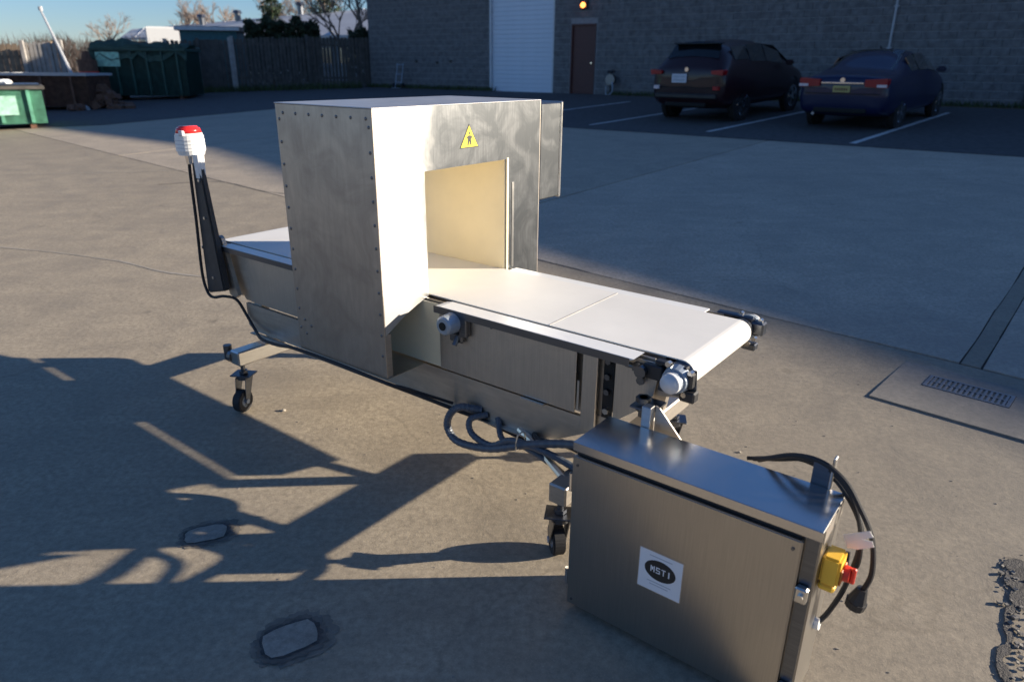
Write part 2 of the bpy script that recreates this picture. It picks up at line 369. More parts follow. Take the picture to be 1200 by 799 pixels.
for i in range(15):
    x = -.168 + i * .0244
    obj('bar', box(NB(), x - .006, x + .006, -.067, .082, -.012, .0065), 'grate', dn)
obj('cross_bar', box(NB(), -.18, .185, .002, .012, -.012, .0075), 'grate', dn)

# pebbles
def pebble(x, y, r, seed):
    bm = NB(); bmesh.ops.create_icosphere(bm, subdivisions=1, radius=r); rnd = random.Random(seed)
    for v in bm.verts: v.co *= rnd.uniform(.7, 1.2); v.co.z *= .6
    o = obj('pebble', bm, 'pale'); o.location = (x, y, g(x, y) + r * .35); return o
tag(pebble(-1.13, 3.12, .014, 1), 'small pale chip of stone on the concrete right of the caster', 'pebble')
tag(pebble(1.02, 2.75, .008, 2), 'tiny dark chip of stone on the concrete right of the conveyor end', 'pebble')

# ------------------------------------------------------------------ THE MACHINE
MO = Vector((-.47378684, 2.44543543, 0)); MYAW = -.65242735
mach = empty('conveyor_metal_detector', MO, MYAW)
tag(mach, 'stainless steel metal detector tunnel on a caster mounted conveyor with white belt and control cabinet', 'metal detector')
def P_(name, bm, mat, parent=None, smooth=False): return obj(name, bm, mat, parent or mach, smooth)

L_, Wd, ZT, ZB = .532, .968, 1.465, .486
Y1, Y2, ZA, BZ = .240, .738, 1.2376, .765
T = .005
# side panel with rivets
sidep = P_('riveted_side_panel', box(NB(), -L_, 0, 0, T, ZB, ZT, .0015), 'rivetside')
rv = NB(); bmesh.ops.create_uvsphere(rv, u_segments=8, v_segments=5, radius=.0062)
for v in rv.verts: v.co.y *= .5
rme = bpy.data.meshes.new('rivet'); rv.to_mesh(rme); rv.free(); rme.materials.append(M['darksteel'])
spots = [(-L_ + .045 + i * (L_ - .075) / 6, ZT - .032) for i in range(7)]
spots += [(-L_ + .02, ZT - .055 - i * .083) for i in range(11)] + [(-.018, ZT - .06 - i * .083) for i in range(11)] + [(-L_ + .05, .62), (-L_ + .09, .60), (-L_ + .055, .56)]
for x, z in spots: o = link('rivet', rme, None, sidep); o.location = (x, -.0005, z)
# aperture face, built from plates with the tunnel cut out and the cut for the conveyor frame
bm = NB()
def plate(pts, x=0, th=T): prism(bm, pts, x - th, x, 'x')
zc = [(.0, .658), (.111, .715), (.175, .740), (.235, .7575)]
plate([(T, .658), (.111, .715), (.175, .740), (.235, .7575), (Y1, .7575), (Y1, ZT), (T, ZT)])
plate([(Y1, ZA), (Y2, ZA), (Y2, ZT), (Y1, ZT)])
plate([(Y2, ZB), (Wd, ZB), (Wd, ZT), (Y2, ZT)])
bmesh.ops.remove_doubles(bm, verts=bm.verts, dist=1e-5)
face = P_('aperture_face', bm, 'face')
bm = NB(); prism(bm, [(T, .658), (.111, .715), (.175, .740), (.235, .7575), (Y1, .7575), (Y1, ZT), (T, ZT)], -L_, -L_ + T, 'x')
box(bm, -L_, -L_ + T, Y1, Y2, ZA, ZT); box(bm, -L_, -L_ + T, Y2, Wd, ZB, ZT)
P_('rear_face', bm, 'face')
P_('top_panel', box(NB(), -L_ - .003, .003, -.002, Wd + .002, ZT, ZT + .004, .0015), 'top')
P_('far_side_panel', box(NB(), -L_, 0, Wd, Wd + .004, ZB, ZT - .001), 'rivetside')
P_('bottom_panel', box(NB(), -L_, -.0, .001, .205, ZB - .004, ZB - .0005), 'frame')
P_('edge_return', box(NB(), -.012, -.0055, T + .0005, T + .03, ZB, .66), 'frame')
# tunnel liner
bm = NB(); e = .012
box(bm, -L_ + .006, -.0055, Y1 - e, Y1, BZ + .004, ZA + e); box(bm, -L_ + .006, -.0055, Y2 - e, Y2, BZ - .02, ZA)
box(bm, -L_ + .006, -.0055, Y1 + .0005, Y2 - .0005, ZA + .0005, ZA + e)
liner = P_('tunnel_liner', bm, 'liner')
obj('liner_skirt', box(NB(), -.45, .098, .205, .213, .492, .750), 'liner', liner)
bm = NB(); w = .014
box(bm, -.0005, .0022, Y2 - .006, Y2 + .006, BZ - .02, ZA + .006); 
P_('liner_lip', bm, 'liner')
P_('edge_angle', box(NB(), .0005, .0025, Y2 + .03, Y2 + .044, BZ + .0, ZA - .1), 'bright')
# far side electronics box
bm = NB(); box(bm, -.30, .002, Wd + .0045, Wd + .155, 1.035, 1.452, .004)
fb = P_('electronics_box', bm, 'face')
obj('lid', box(NB(), -.305, .006, Wd + .156, Wd + .172, 1.03, 1.457, .004), 'bright', fb)
# warning label
bm = NB(); prism(bm, [(.437, 1.303), (.549, 1.303), (.493, 1.392)], .0002, .0012, 'x'); 
wl = P_('warning_label', bm, 'ink')
obj('yellow_field', prism(NB(), [(.443, 1.3065), (.543, 1.3065), (.493, 1.386)], .0012, .0018, 'x'), 'warn', wl)
bm = NB()
prism(bm, [(.488, 1.313), (.480, 1.313), (.484, 1.335), (.476, 1.343), (.487, 1.350), (.499, 1.350), (.511, 1.343), (.502, 1.335), (.506, 1.313), (.498, 1.313), (.493, 1.330)], .0018, .0024, 'x')
box(bm, .0018, .0024, .489, .497, 1.353, 1.363)
obj('pictogram', bm, 'ink', wl)

# belt ---------------------------------------------------------------
XL, XR, RR = -1.46, 1.068, .046
def beltprof(th=0):
    pts = []; r = RR - th
    for i in range(13): a = pi / 2 - pi * i / 12; pts.append((XR + r * cos(a), BZ - RR + r * sin(a)))
    for i in range(13): a = -pi / 2 - pi * i / 12; pts.append((XL + r * cos(a), BZ - RR + r * sin(a)))
    return pts
bm = NB(); o_, i_ = beltprof(), beltprof(.004); n = len(o_)
vo = [[bm.verts.new((x, y, z)) for x, z in pr] for y in (Y1 + .008, Y2 - .014) for pr in (o_, i_)]
for k in range(n):
    k2 = (k + 1) % n
    bm.faces.new((vo[0][k], vo[0][k2], vo[2][k2], vo[2][k])); bm.faces.new((vo[1][k], vo[3][k], vo[3][k2], vo[1][k2]))
    bm.faces.new((vo[0][k], vo[1][k], vo[1][k2], vo[0][k2])); bm.faces.new((vo[2][k], vo[2][k2], vo[3][k2], vo[3][k]))
belt = P_('belt', bm, 'belt')
obj('splice_seam', box(NB(), .566, .5705, Y1 + .0085, Y2 - .0145, BZ + .0002, BZ + .0012), 'seam', belt)
for x in (XL, XR):
    bm = NB(); cyl(bm, (x, Y1 - .02, BZ - RR), (x, Y2 + .02, BZ - RR), RR - .005, seg=20); cyl(bm, (x, Y1 - .09, BZ - RR), (x, Y2 + .09, BZ - RR), .012, seg=12)
    P_('roller', bm, 'darksteel', smooth=True)
P_('belt_bed', box(NB(), XL + .06, XR - .06, Y1 + .02, Y2 - .03, BZ - .03, BZ - .006), 'frame')

# conveyor frame ------------------------------------------------------
prof = [(-1.36, .757), (-1.36, .60), (-1.27, .49), (.80, .49), (1.0, .632), (1.10, .655), (1.10, .67), (1.00, .70), (.99, .757)]
P_('side_plate', prism(NB(), prof, .222, .227), 'frame')
P_('side_plate', prism(NB(), prof, Y2 + .03, Y2 + .035), 'frame')
rail = [(-1.24, .485), (-1.24, .37), (-1.2, .345), (.60, .338), (.77, .43), (.77, .485)]
for y in (.200, Y2 + .04):
    bm = NB(); prism(bm, rail, y, y + .018); P_('lower_rail', bm, 'frame')
P_('rail_lip', box(NB(), -1.2, .60, .176, .1995, .336, .340), 'frame')
P_('cover_plate', box(NB(), .10, .722, .190, .194, .497, .752, .001), 'cover')
cp2 = P_('cover_plate', box(NB(), -1.20, -.56, .205, .209, .497, .750, .001), 'cover')
bm = NB(); cyl(bm, (.36, .190, .725), (.36, .184, .725), .006, seg=8); P_('screw', bm, 'darksteel')
P_('slot_light_strip', box(NB(), .728, .736, .192, .1965, .51, .62), 'bright')  # bright strip added where light shows through a slot
P_('lit_patch_lug', box(NB(), .50, .60, .176, .199, .488, .494), 'bright')  # bright lug added to give a lit patch on the lower frame
P_('post_plate', box(NB(), .742, .800, .196, .206, .44, .750, .002), 'cover')
bm = NB(); box(bm, .812, .852, .2185, .2215, .50, .745); sl_ = P_('slot_plate', bm, 'void')
for z in (.53, .60, .655, .71):
    b2 = NB(); cyl(b2, (.832, .2185, z), (.832, .204, z), .011, seg=6); obj('bolt', b2, 'bright' if z == .53 else 'darksteel', sl_)
P_('end_plate', prism(NB(), [(.862, .5), (.985, .60), (1.0, .64), (1.02, .75), (.862, .75)], .206, .212), 'cover')
# guide strips along the belt
P_('guide_strip', prism(NB(), [(.10, .757), (.13, .7625), (.945, .7625), (.935, .757)], .163, .236), 'whitep')
P_('guide_lip', box(NB(), .10, .93, .160, .1625, .735, .7615), 'darksteel')
P_('guide_strip', box(NB(), -1.36, -.56, .175, .236, .7575, .7625), 'whitep')
P_('guide_lip', box(NB(), -1.36, -.56, .171, .1745, .737, .7615), 'darksteel')
P_('guide_strip', box(NB(), .02, .93, Y2 - .008, Y2 + .045, .7575, .7615), 'whitep')
# cross members
for x in (-1.0, -.27, .4, .9): P_('cross_member', box(NB(), x - .02, x + .02, .229, Y2 + .028, .60, .64), 'frame')

# bearings and tensioners at the discharge end
def bearing(x, y, s, z):
    b = NB(); cyl(b, (x, y, z), (x, y + s * .03, z), .046, .040, 20); cyl(b, (x, y + s * .03, z), (x, y + s * .048, z), .033, .033, 20)
    bo = P_('bearing_housing', b, 'bluegrey', smooth=False)
    c = NB(); cyl(c, (x, y + s * .0485, z), (x, y + s * .066, z), .033, .030, 20)
    bmesh.ops.bevel(c, geom=[e for e in c.edges if all((v.co.y - (y + s * .066)) ** 2 < 1e-8 for v in e.verts)], offset=.005, segments=2, affect='EDGES')
    obj('end_cap', c, 'cap', bo, True)
    for a in (.6, 2.2, 3.8, 5.3):
        d = NB(); xx, zz = x + .052 * cos(a), z + .052 * sin(a); cyl(d, (xx, y + s * .0, zz), (xx, y + s * .018, zz), .009, seg=6); obj('bolt', d, 'bright', bo)
    return bo
bearing(1.077, .205, -1, .722); bearing(1.077, Y2 + .05, 1, .722)
bm = NB(); box(bm, .965, 1.03, .188, .222, .70, .748, .004); box(bm, 1.0, 1.105, .196, .222, .752, .764, .003); box(bm, 1.105, 1.13, .186, .225, .70, .752, .006); box(bm, 1.09, 1.14, .19, .228, .655, .69, .005)
P_('take_up_block', bm, 'black')
bm = NB(); cyl(bm, (.90, .200, .722), (1.03, .200, .722), .008, seg=8); cyl(bm, (.93, .2, .722), (.95, .2, .722), .017, seg=6); cyl(bm, (.965, .192, .722), (.965, .168, .722), .02, seg=10); cyl(bm, (.965, .190, .69), (.965, .176, .69), .014, seg=8)
P_('take_up_screw', bm, 'darksteel')
for a_ in ((.96, 1.10, Y2 + .036, Y2 + .07, .745, .762, .004), (1.09, 1.14, Y2 + .03, Y2 + .075, .70, .75, .006), (1.07, 1.12, Y2 + .03, Y2 + .07, .64, .665, .004)): P_('take_up_block', box(NB(), *a_), 'darksteel')
P_('bearing_plate', prism(NB(), [(1.01, .66), (1.12, .655), (1.135, .69), (1.13, .755), (1.02, .758)], .2135, .2195), 'darksteel')
# photo eye by the tunnel exit
bm = NB(); cyl(bm, (.195, .112, .714), (.195, .186, .714), .036, .042, 20); cyl(bm, (.195, .106, .714), (.195, .112, .714), .029, .036, 20)
ps = P_('sensor_housing', bm, 'bluegrey')
c = NB(); cyl(c, (.195, .103, .714), (.195, .1058, .714), .016, seg=12); obj('lens', c, 'void', ps)
bm = NB(); box(bm, .225, .26, .16, .19, .665, .745, .004); box(bm, .150, .168, .15, .189, .655, .70, .004); box(bm, .17, .235, .165, .189, .635, .674, .006); cyl(bm, (.21, .17, .66), (.21, .15, .63), .010, seg=8)
P_('sensor_bracket', bm, 'darksteel')

# infeed end
P_('end_bracket', prism(NB(), [(-1.375, .81), (-1.352, .80), (-1.27, .52), (-1.30, .50), (-1.345, .515)], .18, .20), 'frame')
P_('end_bracket', prism(NB(), [(-1.49, .76), (-1.36, .76), (-1.30, .50), (-1.40, .52), (-1.49, .66)], .2275, .236), 'frame')
P_('end_bracket', prism(NB(), [(-1.49, .76), (-1.36, .76), (-1.30, .50), (-1.40, .52), (-1.49, .66)], Y2 + .0, Y2 + .012), 'frame')
P_('bracket_stub', box(NB(), -1.48, -1.37, .14, .18, .735, .75, .003), 'darksteel')

# beacon post and lamp
bm = NB(); a = [(-1.475, .135, .505), (-1.315, .135, .545), (-1.315, .175, .545), (-1.475, .175, .505)]; b = [(-1.453, .14, 1.165), (-1.388, .14, 1.165), (-1.388, .17, 1.165), (-1.453, .17, 1.165)]
va = [bm.verts.new(v) for v in a]; vb = [bm.verts.new(v) for v in b]
bm.faces.new(va); bm.faces.new(vb[::-1])
for i in range(4): bm.faces.new((va[i], va[(i + 1) % 4], vb[(i + 1) % 4], vb[i]))
bmesh.ops.bevel(bm, geom=bm.edges[:], offset=.008, segments=2, affect='EDGES')
post = P_('beacon_post', bm, 'postblack')
for z in (.60, .90, 1.08):
    c = NB(); cyl(c, (-1.40, .139, z), (-1.40, .132, z), .007, seg=8); obj('screw', c, 'bright', post)
bx, by = -1.462, .155
bm = NB(); cyl(bm, (bx + .055, by, 1.09), (bx + .055, by, 1.20), .022, .026, 14); cyl(bm, (bx, by, 1.195), (bx, by, 1.215), .058, .064, 28); cyl(bm, (bx, by, 1.2155), (bx, by, 1.285), .066, .064, 28); cyl(bm, (bx, by, 1.2855), (bx, by, 1.296), .060, .060, 28)
beac = P_('beacon_lamp', bm, 'whitep')
for z in (1.228, 1.245, 1.262):
    c = NB(); cyl(c, (bx, by, z), (bx, by, z + .004), .0666, seg=28); obj('sound_rib', c, 'cap', beac)
c = NB(); cyl(c, (bx, by, 1.2965), (bx, by, 1.326), .058, .050, 28); bmesh.ops.bevel(c, geom=[e for e in c.edges if all(v.co.z > 1.325 for v in e.verts)], offset=.008, segments=3, affect='EDGES')
obj('red_lens', c, 'redlens', beac, True)
c = NB(); box(c, bx + .018, bx + .05, by - .062, by - .046, 1.286, 1.310, .003); obj('clip', c, 'cap', beac)
c = NB(); cyl(c, (bx + .02, by - .03, 1.195), (bx + .02, by - .03, 1.155), .016, .012, 12); obj('cable_gland', c, 'chrome', beac)

# legs, casters
def caster(x, y, ang):
    c = NB(); cyl(c, (x, y, .238), (x, y, .165), .011, seg=10)
    box(c, x - .052, x + .052, y - .04, y + .04, .182, .188, .001, Matrix.Translation((x, y, 0)) @ Matrix.Rotation(.5, 4, 'Z') @ Matrix.Translation((-x, -y, 0)))
    cyl(c, (x, y, .205), (x, y, .19), .022, seg=6); cyl(c, (x, y, .181), (x, y, .162), .034, .034, 16)
    ca = P_('caster', c, 'darksteel')
    d = Vector((cos(ang), sin(ang), 0)); s = Vector((-d.y, d.x, 0)); ctr = Vector((x, y, 0)) + d * .035
    f = NB()
    for k in (-1, 1):
        o1 = Vector((x, y, .17)) + s * k * .028; o2 = ctr + s * k * .028
        A = [o1 + d * .03, o1 - d * .03, o2 - d * .012 + Vector((0, 0, .045)), o2 + d * .014 + Vector((0, 0, .045))]
        v1 = [f.verts.new(p + s * .002) for p in A]; v2 = [f.verts.new(p - s * .002) for p in A]
        f.faces.new(v1); f.faces.new(v2[::-1])
        for i in range(4): f.faces.new((v1[i], v2[i], v2[(i + 1) % 4], v1[(i + 1) % 4]))
    obj('fork', f, 'darksteel', ca)
    wv = NB(); cc = ctr + Vector((0, 0, .056)); cyl(wv, cc - s * .021, cc + s * .021, .056, seg=28)
    bmesh.ops.bevel(wv, geom=wv.edges[:], offset=.004, segments=2, affect='EDGES'); obj('wheel', wv, 'rubber', ca)
    hb = NB(); cyl(hb, cc - s * .033, cc + s * .033, .012, seg=10); cyl(hb, cc - s * .021, cc + s * .021, .03, seg=14); obj('hub', hb, 'bluegrey', ca)
for x0 in (-1.09, .78):
    P_('cross_foot', box(NB(), x0 - .035, x0 + .035, .01, .975, .245, .318, .006), 'bright' if x0 < 0 else 'frame')
    for y0 in (.052, .935): caster(x0 - .01, y0, -1.2 if x0 < 0 else 2.4)
    for y0 in (.232, Y2 - .01):
        bm = NB(); dx = -.08 if x0 < 0 else .03
        va = [bm.verts.new((x0 + a, y0 + b, .317)) for a, b in ((-.03, -.015), (.03, -.015), (.03, .02), (-.03, .02))]
        vb = [bm.verts.new((x0 + dx + a, y0 + b, .50)) for a, b in ((-.03, -.015), (.03, -.015), (.03, .02), (-.03, .02))]
        bm.faces.new(va[::-1]); bm.faces.new(vb)
        for i in range(4): bm.faces.new((va[i], va[(i + 1) % 4], vb[(i + 1) % 4], vb[i]))
        P_('leg', bm, 'frame')
bm = NB(); cyl(bm, (-1.175, .03, .255), (-1.175, .03, .325), .020, seg=10); cyl(bm, (-1.145, .03, .28), (-1.12, .03, .28), .03, .03, 12); box(bm, -1.20, -1.13, .02, .06, .24, .275, .006)
P_('foot_lock', bm, 'darksteel')
for y0 in (.26, Y2 - .03):
    bm = NB(); tube(bm, [(-1.06, y0, .30), (-.96, y0, .355)], .010, 6, smooth=False); P_('gusset', bm, 'frame')
    bm = NB(); tube(bm, [(.42, y0, .35), (.75, y0, .30)], .014, 6, smooth=False); P_('strut', bm, 'bright')
P_('strut', tube(NB(), [(.48, .205, .345), (.60, .16, .325), (.80, .06, .300)], .014, 8), 'bright')
P_('junction_plate', prism(NB(), [(.50, .336), (.62, .336), (.60, .30), (.53, .275)], .198, .204), 'frame')

# ---------------------------------------------------------------- control cabinet
CX0, CX1, CY0, CY1, CZ0, CZ1 = .927, 1.612, -.118, .066, .024, .600
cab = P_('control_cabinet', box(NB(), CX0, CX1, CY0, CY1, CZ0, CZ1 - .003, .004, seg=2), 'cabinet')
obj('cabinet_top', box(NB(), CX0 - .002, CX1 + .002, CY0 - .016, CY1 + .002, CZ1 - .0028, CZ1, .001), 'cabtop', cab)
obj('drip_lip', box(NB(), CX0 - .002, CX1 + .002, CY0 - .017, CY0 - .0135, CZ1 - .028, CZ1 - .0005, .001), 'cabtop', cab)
obj('door_gasket', box(NB(), CX0 + .008, CX1 - .045, CY0 - .006, CY0 - .0005, CZ0 + .01, CZ1 - .034), 'black', cab)
door = obj('cabinet_door', box(NB(), CX0, CX1 - .037, CY0 - .020, CY0 - .0062, CZ0 + .004, CZ1 - .043, .003, seg=2), 'cabinet', cab)
obj('latch_channel', box(NB(), CX1 - .034, CX1 - .004, CY0 - .004, CY0 - .0004, CZ0 + .005, CZ1 - .034), 'darksteel', cab)
for z in (.10, .41):
    c = NB(); box(c, CX1 - .036, CX1 - .006, CY0 - .026, CY0 - .0045, z - .022, z + .022, .004); cyl(c, (CX1 - .02, CY0 - .02, z), (CX1 - .02, CY0 - .034, z), .008, seg=8); obj('door_clamp', c, 'bright', cab)
for z in (.12, .46):
    c = NB(); cyl(c, (CX0 - .008, CY0 - .010, z - .03), (CX0 - .008, CY0 - .010, z + .03), .007, seg=10); obj('hinge', c, 'chrome', cab)
obj('edge_seam', box(NB(), CX1 + .0003, CX1 + .0022, CY0 + .012, CY1 - .012, CZ1 - .05, CZ1 - .012), 'frame', cab)
for sx_, sz_ in ((.945, .05), (.945, .53), (1.555, .05), (1.555, .53)):
    c = NB(); cyl(c, (sx_, CY0 - .020, sz_), (sx_, CY0 - .0225, sz_), .0045, seg=10); obj('door_screw', c, 'darksteel', cab)
# maker's sticker
sx0, sx1, sz0, sz1 = 1.163, 1.292, .222, .352; sy = CY0 - .0203
st = obj('makers_sticker', box(NB(), sx0, sx1, sy - .0006, sy, sz0, sz1), 'paper', cab)
c = NB(); pts = [((sx0 + sx1) / 2 + .047 * cos(i * pi / 16), .296 + .033 * sin(i * pi / 16)) for i in range(32)]; prism(c, pts, sy - .0012, sy - .0007)
obj('oval_logo', c, 'ink', st)
c = NB(); x = 1.199
for k, strokes in enumerate(['M', 'S', 'T', 'I']):
    w_ = .0125
    if strokes == 'M':
        for a_, b_ in ((0, .003), (w_ - .003, w_)): box(c, x + a_, x + b_, sy - .0018, sy - .0013, .287, .307)
        box(c, x + .004, x + .008, sy - .0018, sy - .0013, .294, .304)
    elif strokes == 'S':
        for a_ in (.287, .2955, .304): box(c, x, x + w_, sy - .0018, sy - .0013, a_, a_ + .003)
        box(c, x, x + .003, sy - .0018, sy - .0013, .2985, .304); box(c, x + w_ - .003, x + w_, sy - .0018, sy - .0013, .290, .2955)
    elif strokes == 'T':
        box(c, x, x + w_, sy - .0018, sy - .0013, .304, .307); box(c, x + .005, x + .008, sy - .0018, sy - .0013, .287, .304)
    else: box(c, x + .004, x + .008, sy - .0018, sy - .0013, .287, .307)
    x += .0165
obj('logo_lettering', c, 'paper', st)
for zz, a_, b_ in ((.252, .028, .100), (.243, .036, .092), (.337, .03, .098)): obj('small_print', box(NB(), sx0 + a_, sx0 + b_, sy - .0010, sy - .0007, zz, zz + .0028), 'ink2', st)
obj('wear_rim', box(NB(), sx0 - .003, sx1 + .003, sy - .0003, sy + .0001, sz0 - .003, sz1 + .003), 'frame', st)
# isolator switch on the right side
sw = obj('isolator_switch', box(NB(), CX1 + .001, CX1 + .045, -.085, -.02, .425, .505, .006, seg=2), 'yellow', cab)
obj('switch_recess', box(NB(), CX1 + .0455, CX1 + .050, -.078, -.027, .432, .475, .002), 'orange', sw)
obj('switch_skirt', box(NB(), CX1 + .001, CX1 + .040, -.082, -.03, .405, .4245, .005), 'yellow', sw)
c = NB(); cyl(c, (CX1 + .0505, -.052, .458), (CX1 + .064, -.052, .458), .021, .019, 16); box(c, CX1 + .0645, CX1 + .076, -.058, -.046, .436, .480, .003); obj('switch_knob', c, 'redknob', sw)
# brackets
c = NB(); box(c, 1.030, 1.060, .07, .10, .56, .665, .002); P_('cabinet_bracket', c, 'bright')
P_('cabinet_bracket', prism(NB(), [(1.062, .665), (1.075, .66), (1.155, .575), (1.062, .575)], .098, .103), 'frame')
c = NB(); cyl(c, (1.00, .14, .66), (1.00, .14, .595), .014, seg=8); cyl(c, (1.00, .14, .645), (1.00, .14, .66), .024, seg=6); cyl(c, (1.0, .14, .615), (1.0, .14, .628), .022, seg=6); box(c, .97, 1.05, .11, .20, .628, .634); P_('leveling_stud', c, 'darksteel')
c = NB(); box(c, 1.525, 1.57, .0685, .073, .55, .665, .001); hk = P_('cord_hook', c, 'darksteel')
obj('hook_tab', box(NB(), 1.570, 1.577, .06, .085, .60, .69, .002), 'bright', hk)
P_('cabinet_strut', box(NB(), 1.10, 1.50, .085, .11, .35, .38), 'frame')

# ---------------------------------------------------------------- cables
P_('flexible_conduit', tube(NB(), [(.30, .2, .37), (.235, .15, .382), (.197, .13, .345), (.195, .12, .29), (.261, .11, .256), (.417, .11, .283), (.585, .12, .355), (.75, .13, .41), (.90, .10, .45), (.95, .06, .47)], .0155, 10, 10, .10), 'conduit')
P_('flexible_conduit', tube(NB(), [(.33, .2, .36), (.285, .15, .345), (.31, .13, .300), (.41, .12, .290), (.51, .12, .345), (.66, .12, .35), (.80, .12, .33), (.95, .04, .38)], .013, 10, 10, .10), 'conduit')
P_('flexible_conduit', tube(NB(), [(.38, .2, .36), (.44, .15, .315), (.53, .13, .335), (.66, .13, .31), (.76, .14, .26), (.88, .1, .26), (.95, .03, .28)], .012, 10, 10, .10), 'conduit')
P_('flexible_conduit', tube(NB(), [(.55, .2, .35), (.62, .14, .375), (.74, .13, .40), (.85, .12, .39), (.95, .05, .40)], .010, 8, 8), 'rubber')
P_('cable_tie', tube(NB(), [(.545, .093, .33), (.548, .10, .385), (.55, .14, .385), (.55, .14, .33), (.545, .093, .33)], .003, 6, 2), 'bright')
P_('beacon_cable', tube(NB(), [(bx + .02, by - .03, 1.165), (-1.455, .128, 1.10), (-1.466, .128, .88), (-1.487, .128, .62), (-1.47, .13, .52), (-1.42, .13, .495), (-1.33, .14, .515), (-1.27, .17, .50), (-1.22, .185, .42), (-1.10, .15, .375), (-.95, .08, .395), (-.75, .03, .43), (-.575, -.008, .472), (-.40, -.009, .476), (-.24, -.008, .475), (0, -.008, .472), (.08, .07, .42), (.2, .16, .355), (.33, .19, .335), (.6, .19, .31)], .0075, 8, 6), 'rubber')
c = NB(); tube(c, [(.02, -.008, .47), (.06, .03, .455), (.10, .12, .40), (.16, .19, .36)], .006, 6, 6); P_('beacon_cable', c, 'rubber')
cord = P_('power_cord', tube(NB(), [(1.36, .12, .585), (1.403, .10, .612), (1.471, .08, .655), (1.543, .06, .672), (1.609, .04, .650), (1.655, .03, .597), (1.695, .03, .525), (1.712, .03, .43), (1.70, .03, .36)], .0070, 8, 8), 'rubber')
P_('power_cord', tube(NB(), [(1.37, .13, .58), (1.43, .115, .618), (1.50, .10, .640), (1.572, .08, .630), (1.628, .06, .588), (1.665, .05, .53), (1.672, .04, .47), (1.660, .03, .36), (1.636, .02, .27), (1.613, .0, .232), (1.605, .0, .235)], .0070, 8, 8), 'rubber')
P_('power_cord', tube(NB(), [(1.34, .13, .575), (1.42, .12, .605), (1.50, .09, .648), (1.56, .075, .650), (1.615, .055, .622), (1.652, .045, .565), (1.672, .04, .50), (1.676, .04, .43), (1.655, .04, .40), (1.648, .05, .45)], .0060, 8, 8), 'rubber')
c = NB(); cyl(c, (1.602, 0, .235), (1.625, 0, .238), .016, seg=10); obj('cable_gland', c, 'whitep', cab)
c = NB(); cyl(c, (1.700, .03, .375), (1.694, .028, .335), .013, .024, 12); cyl(c, (1.694, .028, .335), (1.691, .027, .315), .026, .024, 12); pg = obj('plug', c, 'black', cord)
c = NB()
for dx in (-.008, .008): box(c, 1.691 + dx - .002, 1.691 + dx + .002, .022, .032, .297, .3145)
obj('plug_pins', c, 'chrome', pg)
c = NB(); prism(c, [(1.650, .492), (1.634, .524), (1.690, .560), (1.700, .546), (1.678, .530), (1.700, .534), (1.706, .520), (1.672, .497)], .004, .0055); 
obj('cord_tag', c, 'whitep', cord)

# ---------------------------------------------------------------- more materials
M['block'] = simple('grey masonry block', (.15, .148, .15), .9, var=.35, sc=6, kind='World', bmp=.6)
M['mortar'] = simple('mortar', (.27, .27, .275), .95, var=.15, sc=12, kind='World')
M['rolldoor'] = simple('pale blue roller door', (.68, .74, .82), .5, var=.04, sc=3)
M['trimw'] = simple('white trim', (.6, .62, .64), .5)
M['dooror'] = simple('dark brown door', (.085, .024, .02), .5)
M['pipe'] = simple('grey conduit pipe', (.42, .43, .45), .5)
M['board'] = simple('weathered fence board', (.085, .078, .07), .9, var=.3, sc=5, kind='World', bmp=.3)
M['boardb'] = simple('brown fence board', (.26, .19, .13), .9, var=.3, sc=5, kind='World', bmp=.3)
M['boardg'] = simple('grey fence board', (.34, .32, .30), .9, var=.2, sc=5, kind='World', bmp=.3)
M['green'] = simple('dark green dumpster paint', (.02, .07, .055), .5, var=.3, sc=5, bmp=.2)
M['green2'] = simple('faded green paint', (.10, .30, .20), .55, var=.35, sc=4, bmp=.2)
M['greenw'] = simple('pale green lettering and sunlit patch', (.35, .62, .48), .5, var=.3, sc=9)
M['tarp2'] = simple('faded green tarpaulin', (.10, .17, .13), .7, var=.35, sc=3, bmp=.2)
M['rust'] = simple('rusty brown steel', (.14, .07, .045), .85, var=.4, sc=7, bmp=.3)
M['roofm'] = simple('pale metal roof', (.45, .46, .48), .6, var=.1, sc=1)
M['wallm'] = simple('pale blue wall', (.30, .36, .42), .7, var=.1, sc=1)
M['bark'] = simple('bark', (.10, .075, .06), .9, var=.3, sc=12)
M['twig'] = simple('twigs', (.20, .15, .12), .9, var=.3, sc=12)
M['needle'] = simple('conifer needles', (.028, .05, .022), .8, var=.4, sc=5)
M['hedge'] = simple('dark hedge leaves', (.03, .045, .02), .8, var=.4, sc=5)
M['weed'] = simple('verge grass', (.06, .08, .03), .9, var=.5, sc=4, kind='World')
M['tarp'] = simple('blue green shed', (.03, .12, .14), .6, var=.2)
def carpaint(name, col):
    mt, t, b = newmat(name); b.inputs['Base Color'].default_value = (*col, 1); b.inputs['Roughness'].default_value = .4; b.inputs['Specular IOR Level'].default_value = .3
    b.inputs['Coat Weight'].default_value = .45; b.inputs['Coat Roughness'].default_value = .06; return mt
M['navy'] = carpaint('navy car paint', (.006, .010, .045)); M['maroon'] = carpaint('near black maroon car paint', (.022, .006, .009))
M['glass'] = simple('tinted car glass', (.012, .018, .022), .04, 0, .1, spec=1.0, coat=1)
M['tail'] = simple('tail lamp red', (.32, .004, .008), .35, 0, .1)
M['tailw'] = simple('tail lamp clear', (.6, .55, .6), .2, 0, .1, coat=1)
M['platey'] = simple('yellow licence plate', (.45, .36, .12), .5)
M['platew'] = simple('white licence plate', (.6, .6, .66), .5)
mt, t, b = newmat('lit orange lamp'); b.inputs['Base Color'].default_value = (.9, .4, .1, 1); b.inputs['Emission Color'].default_value = (1, .26, .05, 1); b.inputs['Emission Strength'].default_value = 3.0; M['lamp'] = mt

